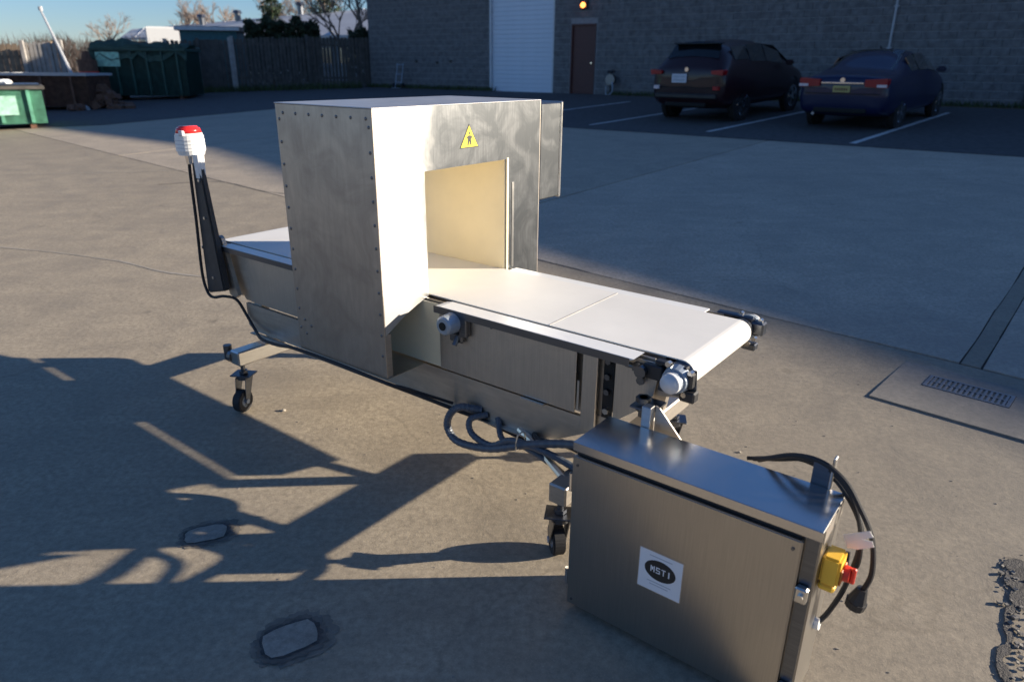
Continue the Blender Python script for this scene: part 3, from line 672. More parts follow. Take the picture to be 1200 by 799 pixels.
# ---------------------------------------------------------------- warehouse
WO = Vector((2.53, 25.5)); wt = Vector((.810, -.586)).normalized(); WYAW = math.atan2(wt.y, wt.x)
HW, GZ = 6.65, .73
ware = empty('warehouse', (WO.x, WO.y, 0), WYAW)
tag(ware, 'long grey concrete block warehouse wall with a roller door and a narrow brown door', 'warehouse')
def w2(x, y=0): p = WO + wt * x + Vector((-wt.y, wt.x)) * y; return p
XA, XB = -10.6, 50
GD = (-4.20, -1.50); GH = 3.75      # roller door
PD = (-.76, .20); PH = 2.22        # personnel door
bm = NB(); dpt = .25
box(bm, XA, GD[0], .012, dpt, 0.4, HW); box(bm, GD[1], PD[0], .012, dpt, .4, HW); prism(bm, [(PD[1], .4), (XB, .4), (XB, 8.4), (38, 8.3), (34, 7.85), (25, 7.15), (21, 6.8), (19, HW), (PD[1], HW)], .012, dpt)  # unseen roofline rises to the right, shaped to set the ground shadow's edge
box(bm, GD[0], GD[1], .012, dpt, GZ + GH, HW); box(bm, PD[0], PD[1], .012, dpt, GZ + PH, HW)
box(bm, XA, XA + .25, dpt, 26, .4, HW); box(bm, XB - .25, XB, dpt, 26, .4, HW); box(bm, XA, XB, 26, 26.25, .4, HW)
wall = obj('wall', bm, 'mortar', ware)
obj('roof', box(NB(), XA + .05, XB - .05, dpt + .01, 26.0, HW - .4, HW - .2), 'roofm', ware)
def blockmesh(w, seed):
    bm = NB(); box(bm, 0, w, 0, .014, 0, .182); rnd = random.Random(seed)
    for v in bm.verts:
        if v.co.y < .005: v.co.x += .008 * (1 if v.co.x < w / 2 else -1); v.co.z += .008 * (1 if v.co.z < .1 else -1); v.co.y += rnd.uniform(-.004, .005)
    me = bpy.data.meshes.new('block'); bmesh.ops.recalc_face_normals(bm, faces=bm.faces); bm.to_mesh(me); bm.free(); me.materials.append(M['block']); return me
bmes = [blockmesh(.396, i) for i in range(3)]
cells = []
rows = 20
for r in range(rows):
    z = GZ + .0 + r * .2; off = .2 if r % 2 else 0
    k = 0
    x = XA + off
    if off: cells.append((XA, XA + .188, z))
    while x < 17.5:
        segs = [(x, x + .396)]
        for (a, b_, h) in ((GD[0] - .06, GD[1] + .06, GH + .06), (PD[0] - .05, PD[1] + .05, PH + .05)):
            if z < GZ + h - .02:
                ns = []
                for s0, s1 in segs:
                    if s1 <= a or s0 >= b_: ns.append((s0, s1))
                    else:
                        if s0 < a - .03: ns.append((s0, a))
                        if s1 > b_ + .03: ns.append((b_, s1))
                segs = ns
        for s0, s1 in segs: cells.append((s0, s1, z))
        x += .4
def vis(c):
    p = w2((c[0] + c[1]) / 2); d = sqrt(p.x ** 2 + p.y ** 2)
    return (c[1] - c[0]) / d * (1 if c[2] < 3.2 + (0) else 0)
full = sorted([c for c in cells if c[1] - c[0] > .35 and c[2] < 3.3 and c[0] < 13.6], key=vis, reverse=True)
near = set(full[:300]); bm = NB()
for c in cells:
    if c in near:
        o = link('block', random.choice(bmes), None, wall); o.location = (c[0], -.002, c[2] + .008)
    else: box(bm, c[0], c[1], random.uniform(-.005, .001), .0115, c[2] + .008, c[2] + .190)
tag(obj('block_courses', bm, 'block', wall), kind='stuff')
# roller door
rd = obj('roller_door', box(NB(), GD[0], GD[1], .10, .12, GZ, GZ + GH), 'rolldoor', ware)
nslat = 25
bm = NB(); box(bm, GD[0] + .01, GD[1] - .01, .080, .099, 0, .143, .006); me = bpy.data.meshes.new('slat'); bmesh.ops.recalc_face_normals(bm, faces=bm.faces); bm.to_mesh(me); bm.free(); me.materials.append(M['rolldoor'])
for i in range(nslat): o = link('slat', me, None, rd); o.location = (0, 0, GZ + .005 + i * .15)
for a, b_ in ((GD[0] - .055, GD[0] + .005), (GD[1] - .005, GD[1] + .055)): obj('door_track', box(NB(), a, b_, -.012, .079, GZ, GZ + GH), 'trimw', rd)
obj('threshold', box(NB(), GD[0] - .1, GD[1] + .1, -.25, .10, GZ - .1, GZ - .002), 'filler', ware)
pd = obj('door', box(NB(), PD[0] + .04, PD[1] - .04, .05, .09, GZ + .02, GZ + PH - .04), 'dooror', ware)
bm = NB(); box(bm, PD[0], PD[0] + .05, -.01, .10, GZ, GZ + PH); box(bm, PD[1] - .05, PD[1], -.01, .10, GZ, GZ + PH); box(bm, PD[0] + .05, PD[1] - .05, -.01, .10, GZ + PH - .05, GZ + PH)
obj('door_frame', bm, 'dooror', pd)
bm = NB(); cyl(bm, (PD[1] - .14, .05, GZ + 1.0), (PD[1] - .14, -.01, GZ + 1.0), .03, seg=10); obj('handle', bm, 'chrome', pd)
# lamp over the door
wl_ = obj('wall_lamp', box(NB(), -.42, -.14, -.10, -.004, GZ + 2.66, GZ + 2.94, .02), 'black', ware)
bm = NB(); cyl(bm, (-.28, -.10, GZ + 2.78), (-.28, -.16, GZ + 2.76), .085, .07, 16); obj('lamp_glass', bm, 'lamp', wl_)
# conduit, downpipe and vertical control joints
bm = NB(); cyl(bm, (9.1, -.03, GZ + .9), (9.1, -.03, HW - .2), .030, seg=8); cd_ = obj('conduit_pipe', bm, 'pipe', ware)
for z in (GZ + 1.4, GZ + 2.4): obj('pipe_clip', box(NB(), 9.04, 9.16, -.045, -.003, z, z + .03), 'pipe', cd_)
obj('junction_box', box(NB(), 9.02, 9.18, -.09, -.003, GZ + .72, GZ + .9, .01), 'pipe', ware)
bm = NB(); cyl(bm, (12.35, -.06, GZ), (12.35, -.06, HW - .2), .05, seg=8); obj('downpipe', bm, 'board', ware)
bm = NB(); box(bm, 4.35, 5.2, -.016, -.008, GZ + 1.06, GZ + 1.10); obj('paint_streak', bm, 'pipe', ware)
for x, z in ((-8.0, GZ + 1.0), (-6.9, GZ + .95), (-6.2, GZ + 1.0)):
    obj('wall_anchor', box(NB(), x, x + .10, -.05, -.004, z, z + .09, .01), 'black', ware)

# things leaning at the wall
p = w2(.98, -.25); hs = empty('hose_stand', (p.x, p.y, GZ), WYAW); tag(hs, 'dark upright hose reel stand against the block wall right of the brown door', 'hose reel')
bm = NB(); cyl(bm, (0, 0, 0), (0, 0, .72), .03, seg=8); box(bm, -.14, .14, -.10, .10, 0, .03); obj('stand', bm, 'black', hs)
bm = NB(); cyl(bm, (0, -.07, .50), (0, .07, .50), .17, seg=20); obj('reel', bm, 'darksteel', hs)
bm = NB(); cyl(bm, (-.12, 0, .74), (.12, 0, .76), .045, seg=8); obj('nozzle', bm, 'black', hs)
bm = NB(); tube(bm, [(.1, -.08, .42), (.14, -.12, .15), (.02, -.14, .03), (-.10, -.1, .04), (-.12, -.1, .3)], .02, 6, 5); obj('hose', bm, 'bluegrey', hs)
p = w2(-8.6, -.35); ht = empty('hand_truck', (p.x, p.y, GZ), WYAW); tag(ht, 'small dark hand truck leaning on the shaded wall left of the roller door', 'hand truck')
bm = NB()
for x in (-.16, .16): tube(bm, [(x, -.1, .05), (x, .1, .95)], .018, 6, smooth=False)
for z in (.25, .55, .9): tube(bm, [(-.16, -.1 + .2 * (z - .05) / .9, z), (.16, -.1 + .2 * (z - .05) / .9, z)], .015, 6, smooth=False)
obj('frame', bm, 'bluegrey', ht); obj('toe_plate', box(NB(), -.18, .18, -.32, -.10, .02, .035), 'bluegrey', ht)
for x in (-.23, .23):
    bm = NB(); cyl(bm, (x - .025, -.06, .11), (x + .025, -.06, .11), .11, seg=16); obj('wheel', bm, 'rubber', ht)

# verge weeds along wall and fence
def tufts(name, a, b, n, w, hmax, seed, mat='weed'):
    rnd = random.Random(seed); bm = NB(); a, b = Vector(a), Vector(b); d = b - a; nn = Vector((-d.y, d.x)).normalized()
    for i in range(n):
        p = a + d * rnd.random() + nn * rnd.gauss(0, w); z = g(p.x, p.y) + .0; h = hmax * rnd.uniform(.3, 1); an = rnd.uniform(0, pi); s = rnd.uniform(.008, .03)
        lx, ly = rnd.gauss(0, .06), rnd.gauss(0, .06)
        bm.faces.new((bm.verts.new((p.x - s * cos(an), p.y - s * sin(an), z)), bm.verts.new((p.x + s * cos(an), p.y + s * sin(an), z)), bm.verts.new((p.x + lx, p.y + ly, z + h))))
    return tag(obj(name, bm, mat, recalc=False), kind='stuff', label='low rough grass and weeds along the foot of the ' + ('block wall' if 'wall' in name else 'board fence'), cat='weeds')
q0, q1, q2_, q3 = w2(-10.5, -.22), w2(-4.0, -.22), w2(.9, -.2), w2(17, -.2)
tufts('wall_weeds', q0, q1, 1600, .10, .22, 1); tufts('wall_grass', q2_, q3, 3000, .09, .20, 2)
vg = tag(sheet('dirt_verge', [tuple(w2(-10.5, -.45)), tuple(w2(-10.5, .0)), tuple(w2(-4.0, 0)), tuple(w2(-4.0, -.45))], .02, 'dirt', .5, .02), kind='structure')
vg2 = tag(sheet('dirt_verge', [tuple(w2(.9, -.42)), tuple(w2(.9, .0)), tuple(w2(20, 0)), tuple(w2(20, -.42))], .02, 'dirt', .5, .02), kind='structure')

# ---------------------------------------------------------------- fences
def fence(name, label, A, B, h, bw, mat, seed, posts=5, gap=.012, lean=0):
    A, B = Vector(A), Vector(B); d = B - A; L = d.length; yaw = math.atan2(d.y, d.x); rt = empty(name, (A.x, A.y, 0), yaw); tag(rt, label, 'fence')
    rnd = random.Random(seed); mes = []
    for i in range(4):
        bm = NB(); prism(bm, [(gap, 0), (bw - gap, 0), (bw - gap, h - .05), (bw - gap - .03, h - rnd.uniform(0, .02)), (gap + .03, h - rnd.uniform(0, .02)), (gap, h - .05)], 0, .02)
        me = bpy.data.meshes.new('board'); bmesh.ops.recalc_face_normals(bm, faces=bm.faces); bm.to_mesh(me); bm.free(); me.materials.append(M[mat]); mes.append(me)
    for i in range(int(L / bw)):
        p = A + d * ((i * bw) / L); o = link('board', rnd.choice(mes), None, rt); o.location = (i * bw, rnd.uniform(-.012, .006), g(p.x, p.y) + rnd.uniform(-.03, .03)); o.rotation_euler = (0, rnd.uniform(-.006, .006), 0)
    for k in range(posts):
        x = L * k / (posts - 1); p = A + d * (x / L); z = g(p.x, p.y); obj('post', box(NB(), x - .06, x + .06, -.14, -.02, z - .05, z + h + .06, .01), mat if k % 2 else 'boardg', rt)
    for zz in (.35, h - .35):
        z = g(*((A + B) / 2)); obj('rail', box(NB(), 0, L, .0215, .07, z + zz, z + zz + .09), mat, rt)
    return rt
cor = w2(-10.55, .35)
fence('board_fence', 'dark weathered board fence running left from the warehouse corner', (-11.0, 29.6), (cor.x, cor.y), 1.95, .145, 'board', 1, 3)
fence('board_fence', 'darker board fence section with a pale post just right of the big green dumpster', (-13.3, 29.0), (-11.05, 29.55), 1.9, .16, 'board', 2, 3)
fence('stockade_fence', 'sunlit brown stockade fence behind the leaning pole at the far left', (-23.5, 23.6), (-15.6, 25.6), 1.85, .17, 'boardb', 3, 4)
fence('stockade_fence', 'pale grey fence panel beside the leaning pole', (-16.3, 25.2), (-15.2, 25.5), 1.9, .14, 'boardg', 4, 2)
tufts('fence_weeds', (-13.0, 28.8), (-6.2, 30.5), 2200, .25, .30, 3)

# leaning pole, upright pole
def polething(name, label, base, top, r, mat):
    o = empty(name, base); tag(o, label, 'pole'); bm = NB(); v = Vector(top) - Vector(base); tube(bm, [(0, 0, -.1), tuple(v * .5), tuple(v)], lambda t: r * (1 - .55 * t), 8, 2)
    obj('shaft', bm, mat, o); bm = NB(); cyl(bm, tuple(v), tuple(v + Vector((0, 0, .12))), r * .9, seg=8); obj('cap', bm, mat, o); return o
polething('metal_pole', 'pale metal pole standing tilted in front of the sunlit fence', (-12.6, 21.9, .27), (-14.35, 23.4, 3.05), .065, 'pipe')
polething('timber_post', 'short brown timber post at the left edge above the small dumpster', (-14.0, 20.0, .1), (-14.6, 20.4, 2.2), .09, 'boardb')

# ---------------------------------------------------------------- dumpsters
def dumpster(name, label, loc, yaw, L, Wd_, h, mat, ribs, lid, panel=None, rim=None, taper=.0):
    o = empty(name, loc, yaw); tag(o, label, 'dumpster'); hb = .12
    bm = NB(); a = [(-L / 2 + taper, -Wd_ / 2 + taper, hb), (L / 2 - taper, -Wd_ / 2 + taper, hb), (L / 2 - taper, Wd_ / 2 - taper, hb), (-L / 2 + taper, Wd_ / 2 - taper, hb)]
    b = [(-L / 2, -Wd_ / 2, h), (L / 2, -Wd_ / 2, h), (L / 2, Wd_ / 2, h), (-L / 2, Wd_ / 2, h)]
    va = [bm.verts.new(v) for v in a]; vb = [bm.verts.new(v) for v in b]; bm.faces.new(va[::-1])
    for i in range(4): bm.faces.new((va[i], va[(i + 1) % 4], vb[(i + 1) % 4], vb[i]))
    bmesh.ops.solidify(bm, geom=bm.faces[:], thickness=.03)
    obj('body', bm, mat, o)
    for k in range(ribs):
        x = -L / 2 + L * (k + .5) / ribs
        obj('rib', box(NB(), x - .035, x + .035, -Wd_ / 2 - .06, -Wd_ / 2 - .001, hb + .03, h - .02, .005), mat, o)
    for k in range(3):
        y = -Wd_ / 2 + Wd_ * (k + .5) / 3; obj('end_rib', box(NB(), -L / 2 - .06, -L / 2 - .001, y - .03, y + .03, hb + .03, h - .02, .005), mat, o)
    bm = NB(); box(bm, -L / 2 - .07, L / 2 + .07, -Wd_ / 2 - .07, -Wd_ / 2 + .02, h - .002, h + .07); box(bm, -L / 2 - .07, L / 2 + .07, Wd_ / 2 - .02, Wd_ / 2 + .07, h - .002, h + .07)
    box(bm, -L / 2 - .07, -L / 2 + .02, -Wd_ / 2 + .021, Wd_ / 2 - .021, h - .002, h + .07); box(bm, L / 2 - .02, L / 2 + .07, -Wd_ / 2 + .021, Wd_ / 2 - .021, h - .002, h + .07); obj('top_rail', bm, rim or mat, o)
    for x in (-L / 2 + .3, L / 2 - .3): obj('skid', box(NB(), x - .06, x + .06, -Wd_ / 2 + .05, Wd_ / 2 - .05, 0, hb), 'rust', o)
    if lid: obj('lid', box(NB(), -L / 2, L / 2, -Wd_ / 2, Wd_ / 2, h + .071, h + .11, .01), 'darksteel', o)
    if panel:
        for (x0, x1, z0, z1) in panel: obj('lettering_or_lit_patch', box(NB(), x0, x1, -Wd_ / 2 - .064, -Wd_ / 2 - .061, z0, z1), 'greenw', o)
    return o
dumpster('small_dumpster', 'sunlit green dumpster with a grey lid cut off by the left edge', (-12.35, 17.25, .14), .6, 2.3, 1.3, .88, 'green2', 4, True, [(-.6, .62, .32, .74)], 'board')
tag(obj('crushed_bag', (lambda bm: (bmesh.ops.create_icosphere(bm, subdivisions=2, radius=.16), [setattr(v, 'co', Vector((v.co.x * random.uniform(.8, 1.2), v.co.y * random.uniform(.8, 1.2), v.co.z * .5 * random.uniform(.8, 1.2)))) for v in bm.verts], bm)[2])(NB()), 'whitep', None), 'small crumpled white bag lying on the lid of the small dumpster', 'bag').location = (-12.0, 17.6, 1.15)
dumpster('roll_off_dumpster', 'large dark green roll-off dumpster in front of the board fence', (-12.75, 26.3, .44), .12, 2.95, 1.7, 1.55, 'green', 6, False, [(-1.35, -.6, 1.05, 1.5)], 'green')  # pale patch paints sunlight on the upper left into the colour
obj('end_gate', box(NB(), -1.57, -1.54, -.8, .8, .15, 1.5), 'rust', [o for o in COL.objects if o.name == 'roll_off_dumpster'][0])
dumpster('scrap_bin', 'low rusty open scrap bin between the two green dumpsters', (-13.9, 22.6, .26), .05, 2.6, 1.4, .98, 'rust', 3, False, None, 'pipe')
bm = NB(); rnd = random.Random(77); Vt = [[bm.verts.new((-1.55 + 3.1 * i / 18, -.93 + 1.86 * j / 10, 1.66 + .20 * sin(i * .9) * cos(j * .8) * .5 + rnd.uniform(-.04, .05) + .22 * sin(pi * j / 10) * (1 - i / 24) - (.28 + rnd.uniform(0, .15) if j == 0 else 0))) for j in range(11)] for i in range(19)]
for i in range(18):
    for j in range(10): bm.faces.new((Vt[i][j], Vt[i + 1][j], Vt[i + 1][j + 1], Vt[i][j + 1]))
bmesh.ops.solidify(bm, geom=bm.faces[:], thickness=.012)
obj('tarpaulin', bm, 'tarp2', [o for o in COL.objects if o.name == 'roll_off_dumpster'][0])
# debris heap
bm = NB(); rnd = random.Random(4)
for i in range(90):
    a = rnd.uniform(0, 2 * pi); r = abs(rnd.gauss(0, .45)); s = rnd.uniform(.05, .16); z = max(0, .62 - r) * rnd.random()
    box(bm, -s, s, -s * .7, s * .7, -s * .5, s * .5, 0, Matrix.Translation((r * cos(a), r * sin(a), z + .05)) @ Matrix.Rotation(rnd.uniform(0, 3), 4, 'Z') @ Matrix.Rotation(rnd.uniform(-.8, .8), 4, 'X'))
dh = obj('debris_heap', bm, 'rust'); dh.location = (-12.5, 22.6, g(-12.5, 22.6)); tag(dh, 'brown heap of rubble beside the low scrap bin', 'debris', kind='stuff')
dr = empty('oil_drum', (-14.1, 24.9, g(-14.1, 24.9)), 0); tag(dr, 'dark brown drum with a red band in front of the roll-off dumpster end', 'drum')
bm = NB(); cyl(bm, (0, 0, 0), (0, 0, 1.35), .29, seg=20); obj('body', bm, 'rust', dr)
bm = NB(); cyl(bm, (0, 0, .85), (0, 0, .98), .295, seg=20); obj('band', bm, 'redknob', dr); bm = NB(); cyl(bm, (0, 0, 1.351), (0, 0, 1.6), .16, .10, 16); obj('neck', bm, 'rust', dr)

# ---------------------------------------------------------------- low buildings beyond the fence
lb = empty('low_building', (0, 0, 0)); tag(lb, 'long low building with a pale metal roof beyond the board fence', 'building')
EL, ER, RR_, RL = Vector((-31, 60, 3.45)), Vector((-2, 40, 3.2)), Vector((-1, 52, 5.9)), Vector((-45, 90, 5.3))
bm = NB()
for th in (0, ): 
    v1 = [bm.verts.new(p) for p in (EL, ER, RR_, RL)]; v2 = [bm.verts.new(p - Vector((0, 0, .18))) for p in (EL, ER, RR_, RL)]
    bm.faces.new(v1); bm.faces.new(v2[::-1])
    for i in range(4): bm.faces.new((v1[i], v2[i], v2[(i + 1) % 4], v1[(i + 1) % 4]))
rf = obj('roof', bm, 'roofm', lb)
nse = 16
for i in range(1, nse):
    a = EL.lerp(ER, i / nse); b = RL.lerp(RR_, i / nse); bm = NB(); tube(bm, [tuple(a + Vector((0, 0, .04))), tuple(b + Vector((0, 0, .04)))], .05, 4, smooth=False); obj('roof_seam', bm, 'roofm', rf)
for (u, v) in ((.42, .8), (.52, .95), (.60, .97), (.30, .7)):
    c = EL.lerp(ER, u).lerp(RL.lerp(RR_, u), v); bm = NB(); cyl(bm, tuple(c - Vector((0, 0, .2))), tuple(c + Vector((0, 0, .75))), .28, .28, 12); cyl(bm, tuple(c + Vector((0, 0, .75))), tuple(c + Vector((0, 0, 1.0))), .42, .30, 12); obj('roof_vent', bm, 'darksteel', rf)
dn_ = (ER - EL); nrm = Vector((-dn_.y, dn_.x, 0)).normalized() * .6
a, b = EL + nrm, ER + nrm; bm = NB(); v = [bm.verts.new(p) for p in ((a.x, a.y, .3), (b.x, b.y, .3), (b.x, b.y, 3.2), (a.x, a.y, 3.2))]; bm.faces.new(v); r = bmesh.ops.solidify(bm, geom=bm.faces[:], thickness=.2)
wb = obj('wall', bm, 'wallm', lb)
for i in range(12):
    c = a.lerp(b, .30 + i * .058); d = (b - a).normalized(); yaw = math.atan2(d.y, d.x)
    mx = Matrix.Translation((c.x, c.y, 0)) @ Matrix.Rotation(yaw, 4, 'Z'); wn = obj('window', box(NB(), -.7, .7, -.06, .02, 1.7, 2.6, 0, mx), 'glass', wb)
    obj('frame', box(NB(), -.78, .78, -.03, .0, 1.62, 2.68, 0, mx), 'trimw', wn)
sh = empty('garden_shed', (-12.9, 32.2, g(-12.9, 32.2)), .15); tag(sh, 'blue green shed with a dark flat roof just beyond the board fence', 'shed')
obj('walls', box(NB(), -1.15, 1.15, 0, 1.6, 0, 2.25), 'tarp', sh); obj('roof', box(NB(), -1.3, 1.3, -.15, 1.75, 2.251, 2.42), 'black', sh); obj('door', box(NB(), -.4, .4, -.03, -.001, .05, 1.9), 'board', sh); obj('fascia', box(NB(), -1.3, 1.3, -.19, -.151, 2.26, 2.40), 'trimw', sh)
vn = empty('box_van', (-22.6, 50, g(-22.6, 50)), .35); tag(vn, 'top of a white box van parked beyond the fence, left of the blue green shed', 'van')
obj('cargo_box', box(NB(), -1.3, 1.2, -1, 1, .6, 3.05, .08, seg=2), 'whitep', vn); obj('cab', prism(NB(), [(1.32, .5), (2.9, .5), (2.9, 1.2), (2.35, 1.9), (1.32, 1.95)], -.9, .9), 'whitep', vn)
obj('windscreen', prism(NB(), [(2.40, 1.85), (2.42, 1.87), (2.93, 1.24), (2.91, 1.22)], -.75, .75), 'glass', vn)
for x in (-.9, 2.2):
    for y in (-.95, .75): bm = NB(); cyl(bm, (x, y, .36), (x, y + .2, .36), .36, seg=18); obj('wheel', bm, 'rubber', vn)

# ---------------------------------------------------------------- vegetation
def hedge(name, label, A, B, h, th, n, seed, mat='hedge'):
    rnd = random.Random(seed); A, B = Vector(A), Vector(B); d = B - A; nn = Vector((-d.y, d.x)).normalized(); bm = NB()
    for i in range(n):
        t = rnd.random(); hh = h * (.93 + .07 * sin(t * 23 + seed) * sin(t * 7)); p = A + d * t + nn * rnd.uniform(-th, th); z = hh * rnd.random() ** .6
        c = Vector((p.x, p.y, g(p.x, p.y) + z)); s = rnd.uniform(.05, .14); v = [Vector((rnd.uniform(-1, 1), rnd.uniform(-1, 1), rnd.uniform(-1, 1))) * s for _ in range(3)]
        bm.faces.new([bm.verts.new(c + q) for q in v])
    rt = empty(name, (A.x, A.y, g(A.x, A.y))); tag(rt, label, 'hedge'); o = obj('foliage', bm, mat, rt, recalc=False); o.location = (-A.x, -A.y, -g(A.x, A.y))
    bm = NB()
    for i in range(8): p = A + d * (i + .5) / 8; tube(bm, [(p.x, p.y, g(p.x, p.y) - .05), (p.x + rnd.uniform(-.2, .2), p.y, g(p.x, p.y) + h * .6)], .05, 5, smooth=False)
    o = obj('stems', bm, 'bark', rt); o.location = (-A.x, -A.y, -g(A.x, A.y)); tag(o, kind='stuff')
hedge('hedge', 'dark evergreen hedge showing above the middle of the board fence', (-11.3, 32.2), (-8.4, 32.8), 2.8, .6, 11000, 1)
hedge('hedge', 'low dark shrub row above the fence beside the warehouse corner', (-7.3, 33.6), (-5.2, 34.2), 2.45, .5, 5600, 2)
rnd = random.Random(33); bm = NB()
for i_ in range(11000):
    t_ = rnd.random(); x_, y_ = -40 + 24 * t_ + rnd.gauss(0, .8), 44 + 9 * t_ + rnd.gauss(0, 1.0); z_ = g(x_, y_) + rnd.random() ** .8 * (1.75 + .3 * sin(t_ * 31)); L_0 = rnd.uniform(.3, .9); dx_, dy_ = rnd.gauss(0, .35) * L_0, rnd.gauss(0, .35) * L_0
    bm.faces.new((bm.verts.new((x_ - .022, y_, z_)), bm.verts.new((x_ + .022, y_ + .01, z_)), bm.verts.new((x_ + dx_, y_ + dy_, z_ + L_0))))
tag(obj('winter_scrub', bm, 'twig', recalc=False), 'brown leafless scrub line beyond the sunlit stockade fence', 'scrub', kind='stuff')

def bare_tree(name, label, loc, h, seed, spread=.55, r0=.16, depth=5, mats=('bark', 'twig')):
    rnd = random.Random(seed); rt = empty(name, loc); tag(rt, label, 'tree', 'bare winter trees beyond the fence'); tb, cb = NB(), NB()
    def seg(bm, a, b, r1, r2, sides):
        d = (b - a).normalized(); s = d.cross(Vector((.3, .9, .1))).normalized(); u = s.cross(d)
        A = [bm.verts.new(a + (s * cos(2 * pi * k / sides) + u * sin(2 * pi * k / sides)) * r1) for k in range(sides)]
        B = [bm.verts.new(b + (s * cos(2 * pi * k / sides) + u * sin(2 * pi * k / sides)) * r2) for k in range(sides)]
        for k in range(sides): bm.faces.new((A[k], A[(k + 1) % sides], B[(k + 1) % sides], B[k]))
    def grow(p, d, L, r, lv):
        q = p + d * L; bm = tb if lv == 0 else cb; seg(bm, p, q, r, r * .66, 6 if lv < 2 else 3)
        if lv >= depth: return
        nb = 3 if lv < 4 else 3
        for i in range(nb):
            a = rnd.uniform(0, 2 * pi); s = spread * rnd.uniform(.6, 1.3); nd = (d + Vector((cos(a) * s, sin(a) * s, rnd.uniform(-.1, .25)))).normalized()
            grow(p + d * L * rnd.uniform(.55, 1), nd, L * rnd.uniform(.55, .82), r * .60, lv + 1)
    grow(Vector((0, 0, -.1)), Vector((rnd.uniform(-.05, .05), 0, 1)).normalized(), h * .30, r0, 0)
    obj('trunk', tb, mats[0], rt); obj('crown', cb, mats[1], rt, recalc=False)
for i, (x, y, h, sd_, r0, lab) in enumerate([
    (-45, 84, 8.0, 1, .20, 'bare tree at the far left edge under open sky'),
    (-38, 86, 7.4, 2, .20, 'bare tree just right of the pole top at the left'),
    (-33, 78, 9.5, 3, .24, 'tall bare tree rising left of the low roof'),
    (-28, 74, 9.6, 4, .24, 'broad bare tree directly behind the low roof'),
    (-25, 80, 10.2, 5, .22, 'bare tree between the two roof vents'),
    (-19, 70, 11.0, 6, .26, 'bare tree left of the dark conifer'),
    (-6.9, 35.5, 7.5, 7, .16, 'near bare tree with a dark trunk close to the warehouse corner'),
    (-8.4, 38, 7.0, 8, .12, 'thin reddish bare tree in front of the low building')]):
    bare_tree('bare_tree', lab, (x, y, g(x, y)), h, sd_, .6, r0, 6)
def conifer(loc, h, seed, label):
    rnd = random.Random(seed); rt = empty('conifer', loc); tag(rt, label, 'tree'); bm = NB(); tube(bm, [(0, 0, -.1), (0, 0, h)], lambda t: .2 * (1 - .9 * t), 7, 3); obj('trunk', bm, 'bark', rt)
    bm = NB()
    for i in range(5200):
        t = rnd.random() ** .7; z = h * (1 - t * .85); R_ = (h * .30) * t * rnd.uniform(.35, 1) * (.8 + .3 * sin(z * 5)); a = rnd.uniform(0, 2 * pi); c = Vector((R_ * cos(a), R_ * sin(a), z - R_ * .2)); s = rnd.uniform(.08, .24)
        bm.faces.new([bm.verts.new(c + Vector((rnd.uniform(-1, 1), rnd.uniform(-1, 1), rnd.uniform(-.6, .6))) * s) for _ in range(3)])
    obj('crown', bm, 'needle', rt, recalc=False)
conifer((-19.5, 62, .7), 8.2, 1, 'dark conifer behind the low roof, left of the near bare tree')
conifer((-15.5, 63, .7), 9.4, 2, 'taller dark conifer behind the low roof nearest the warehouse')

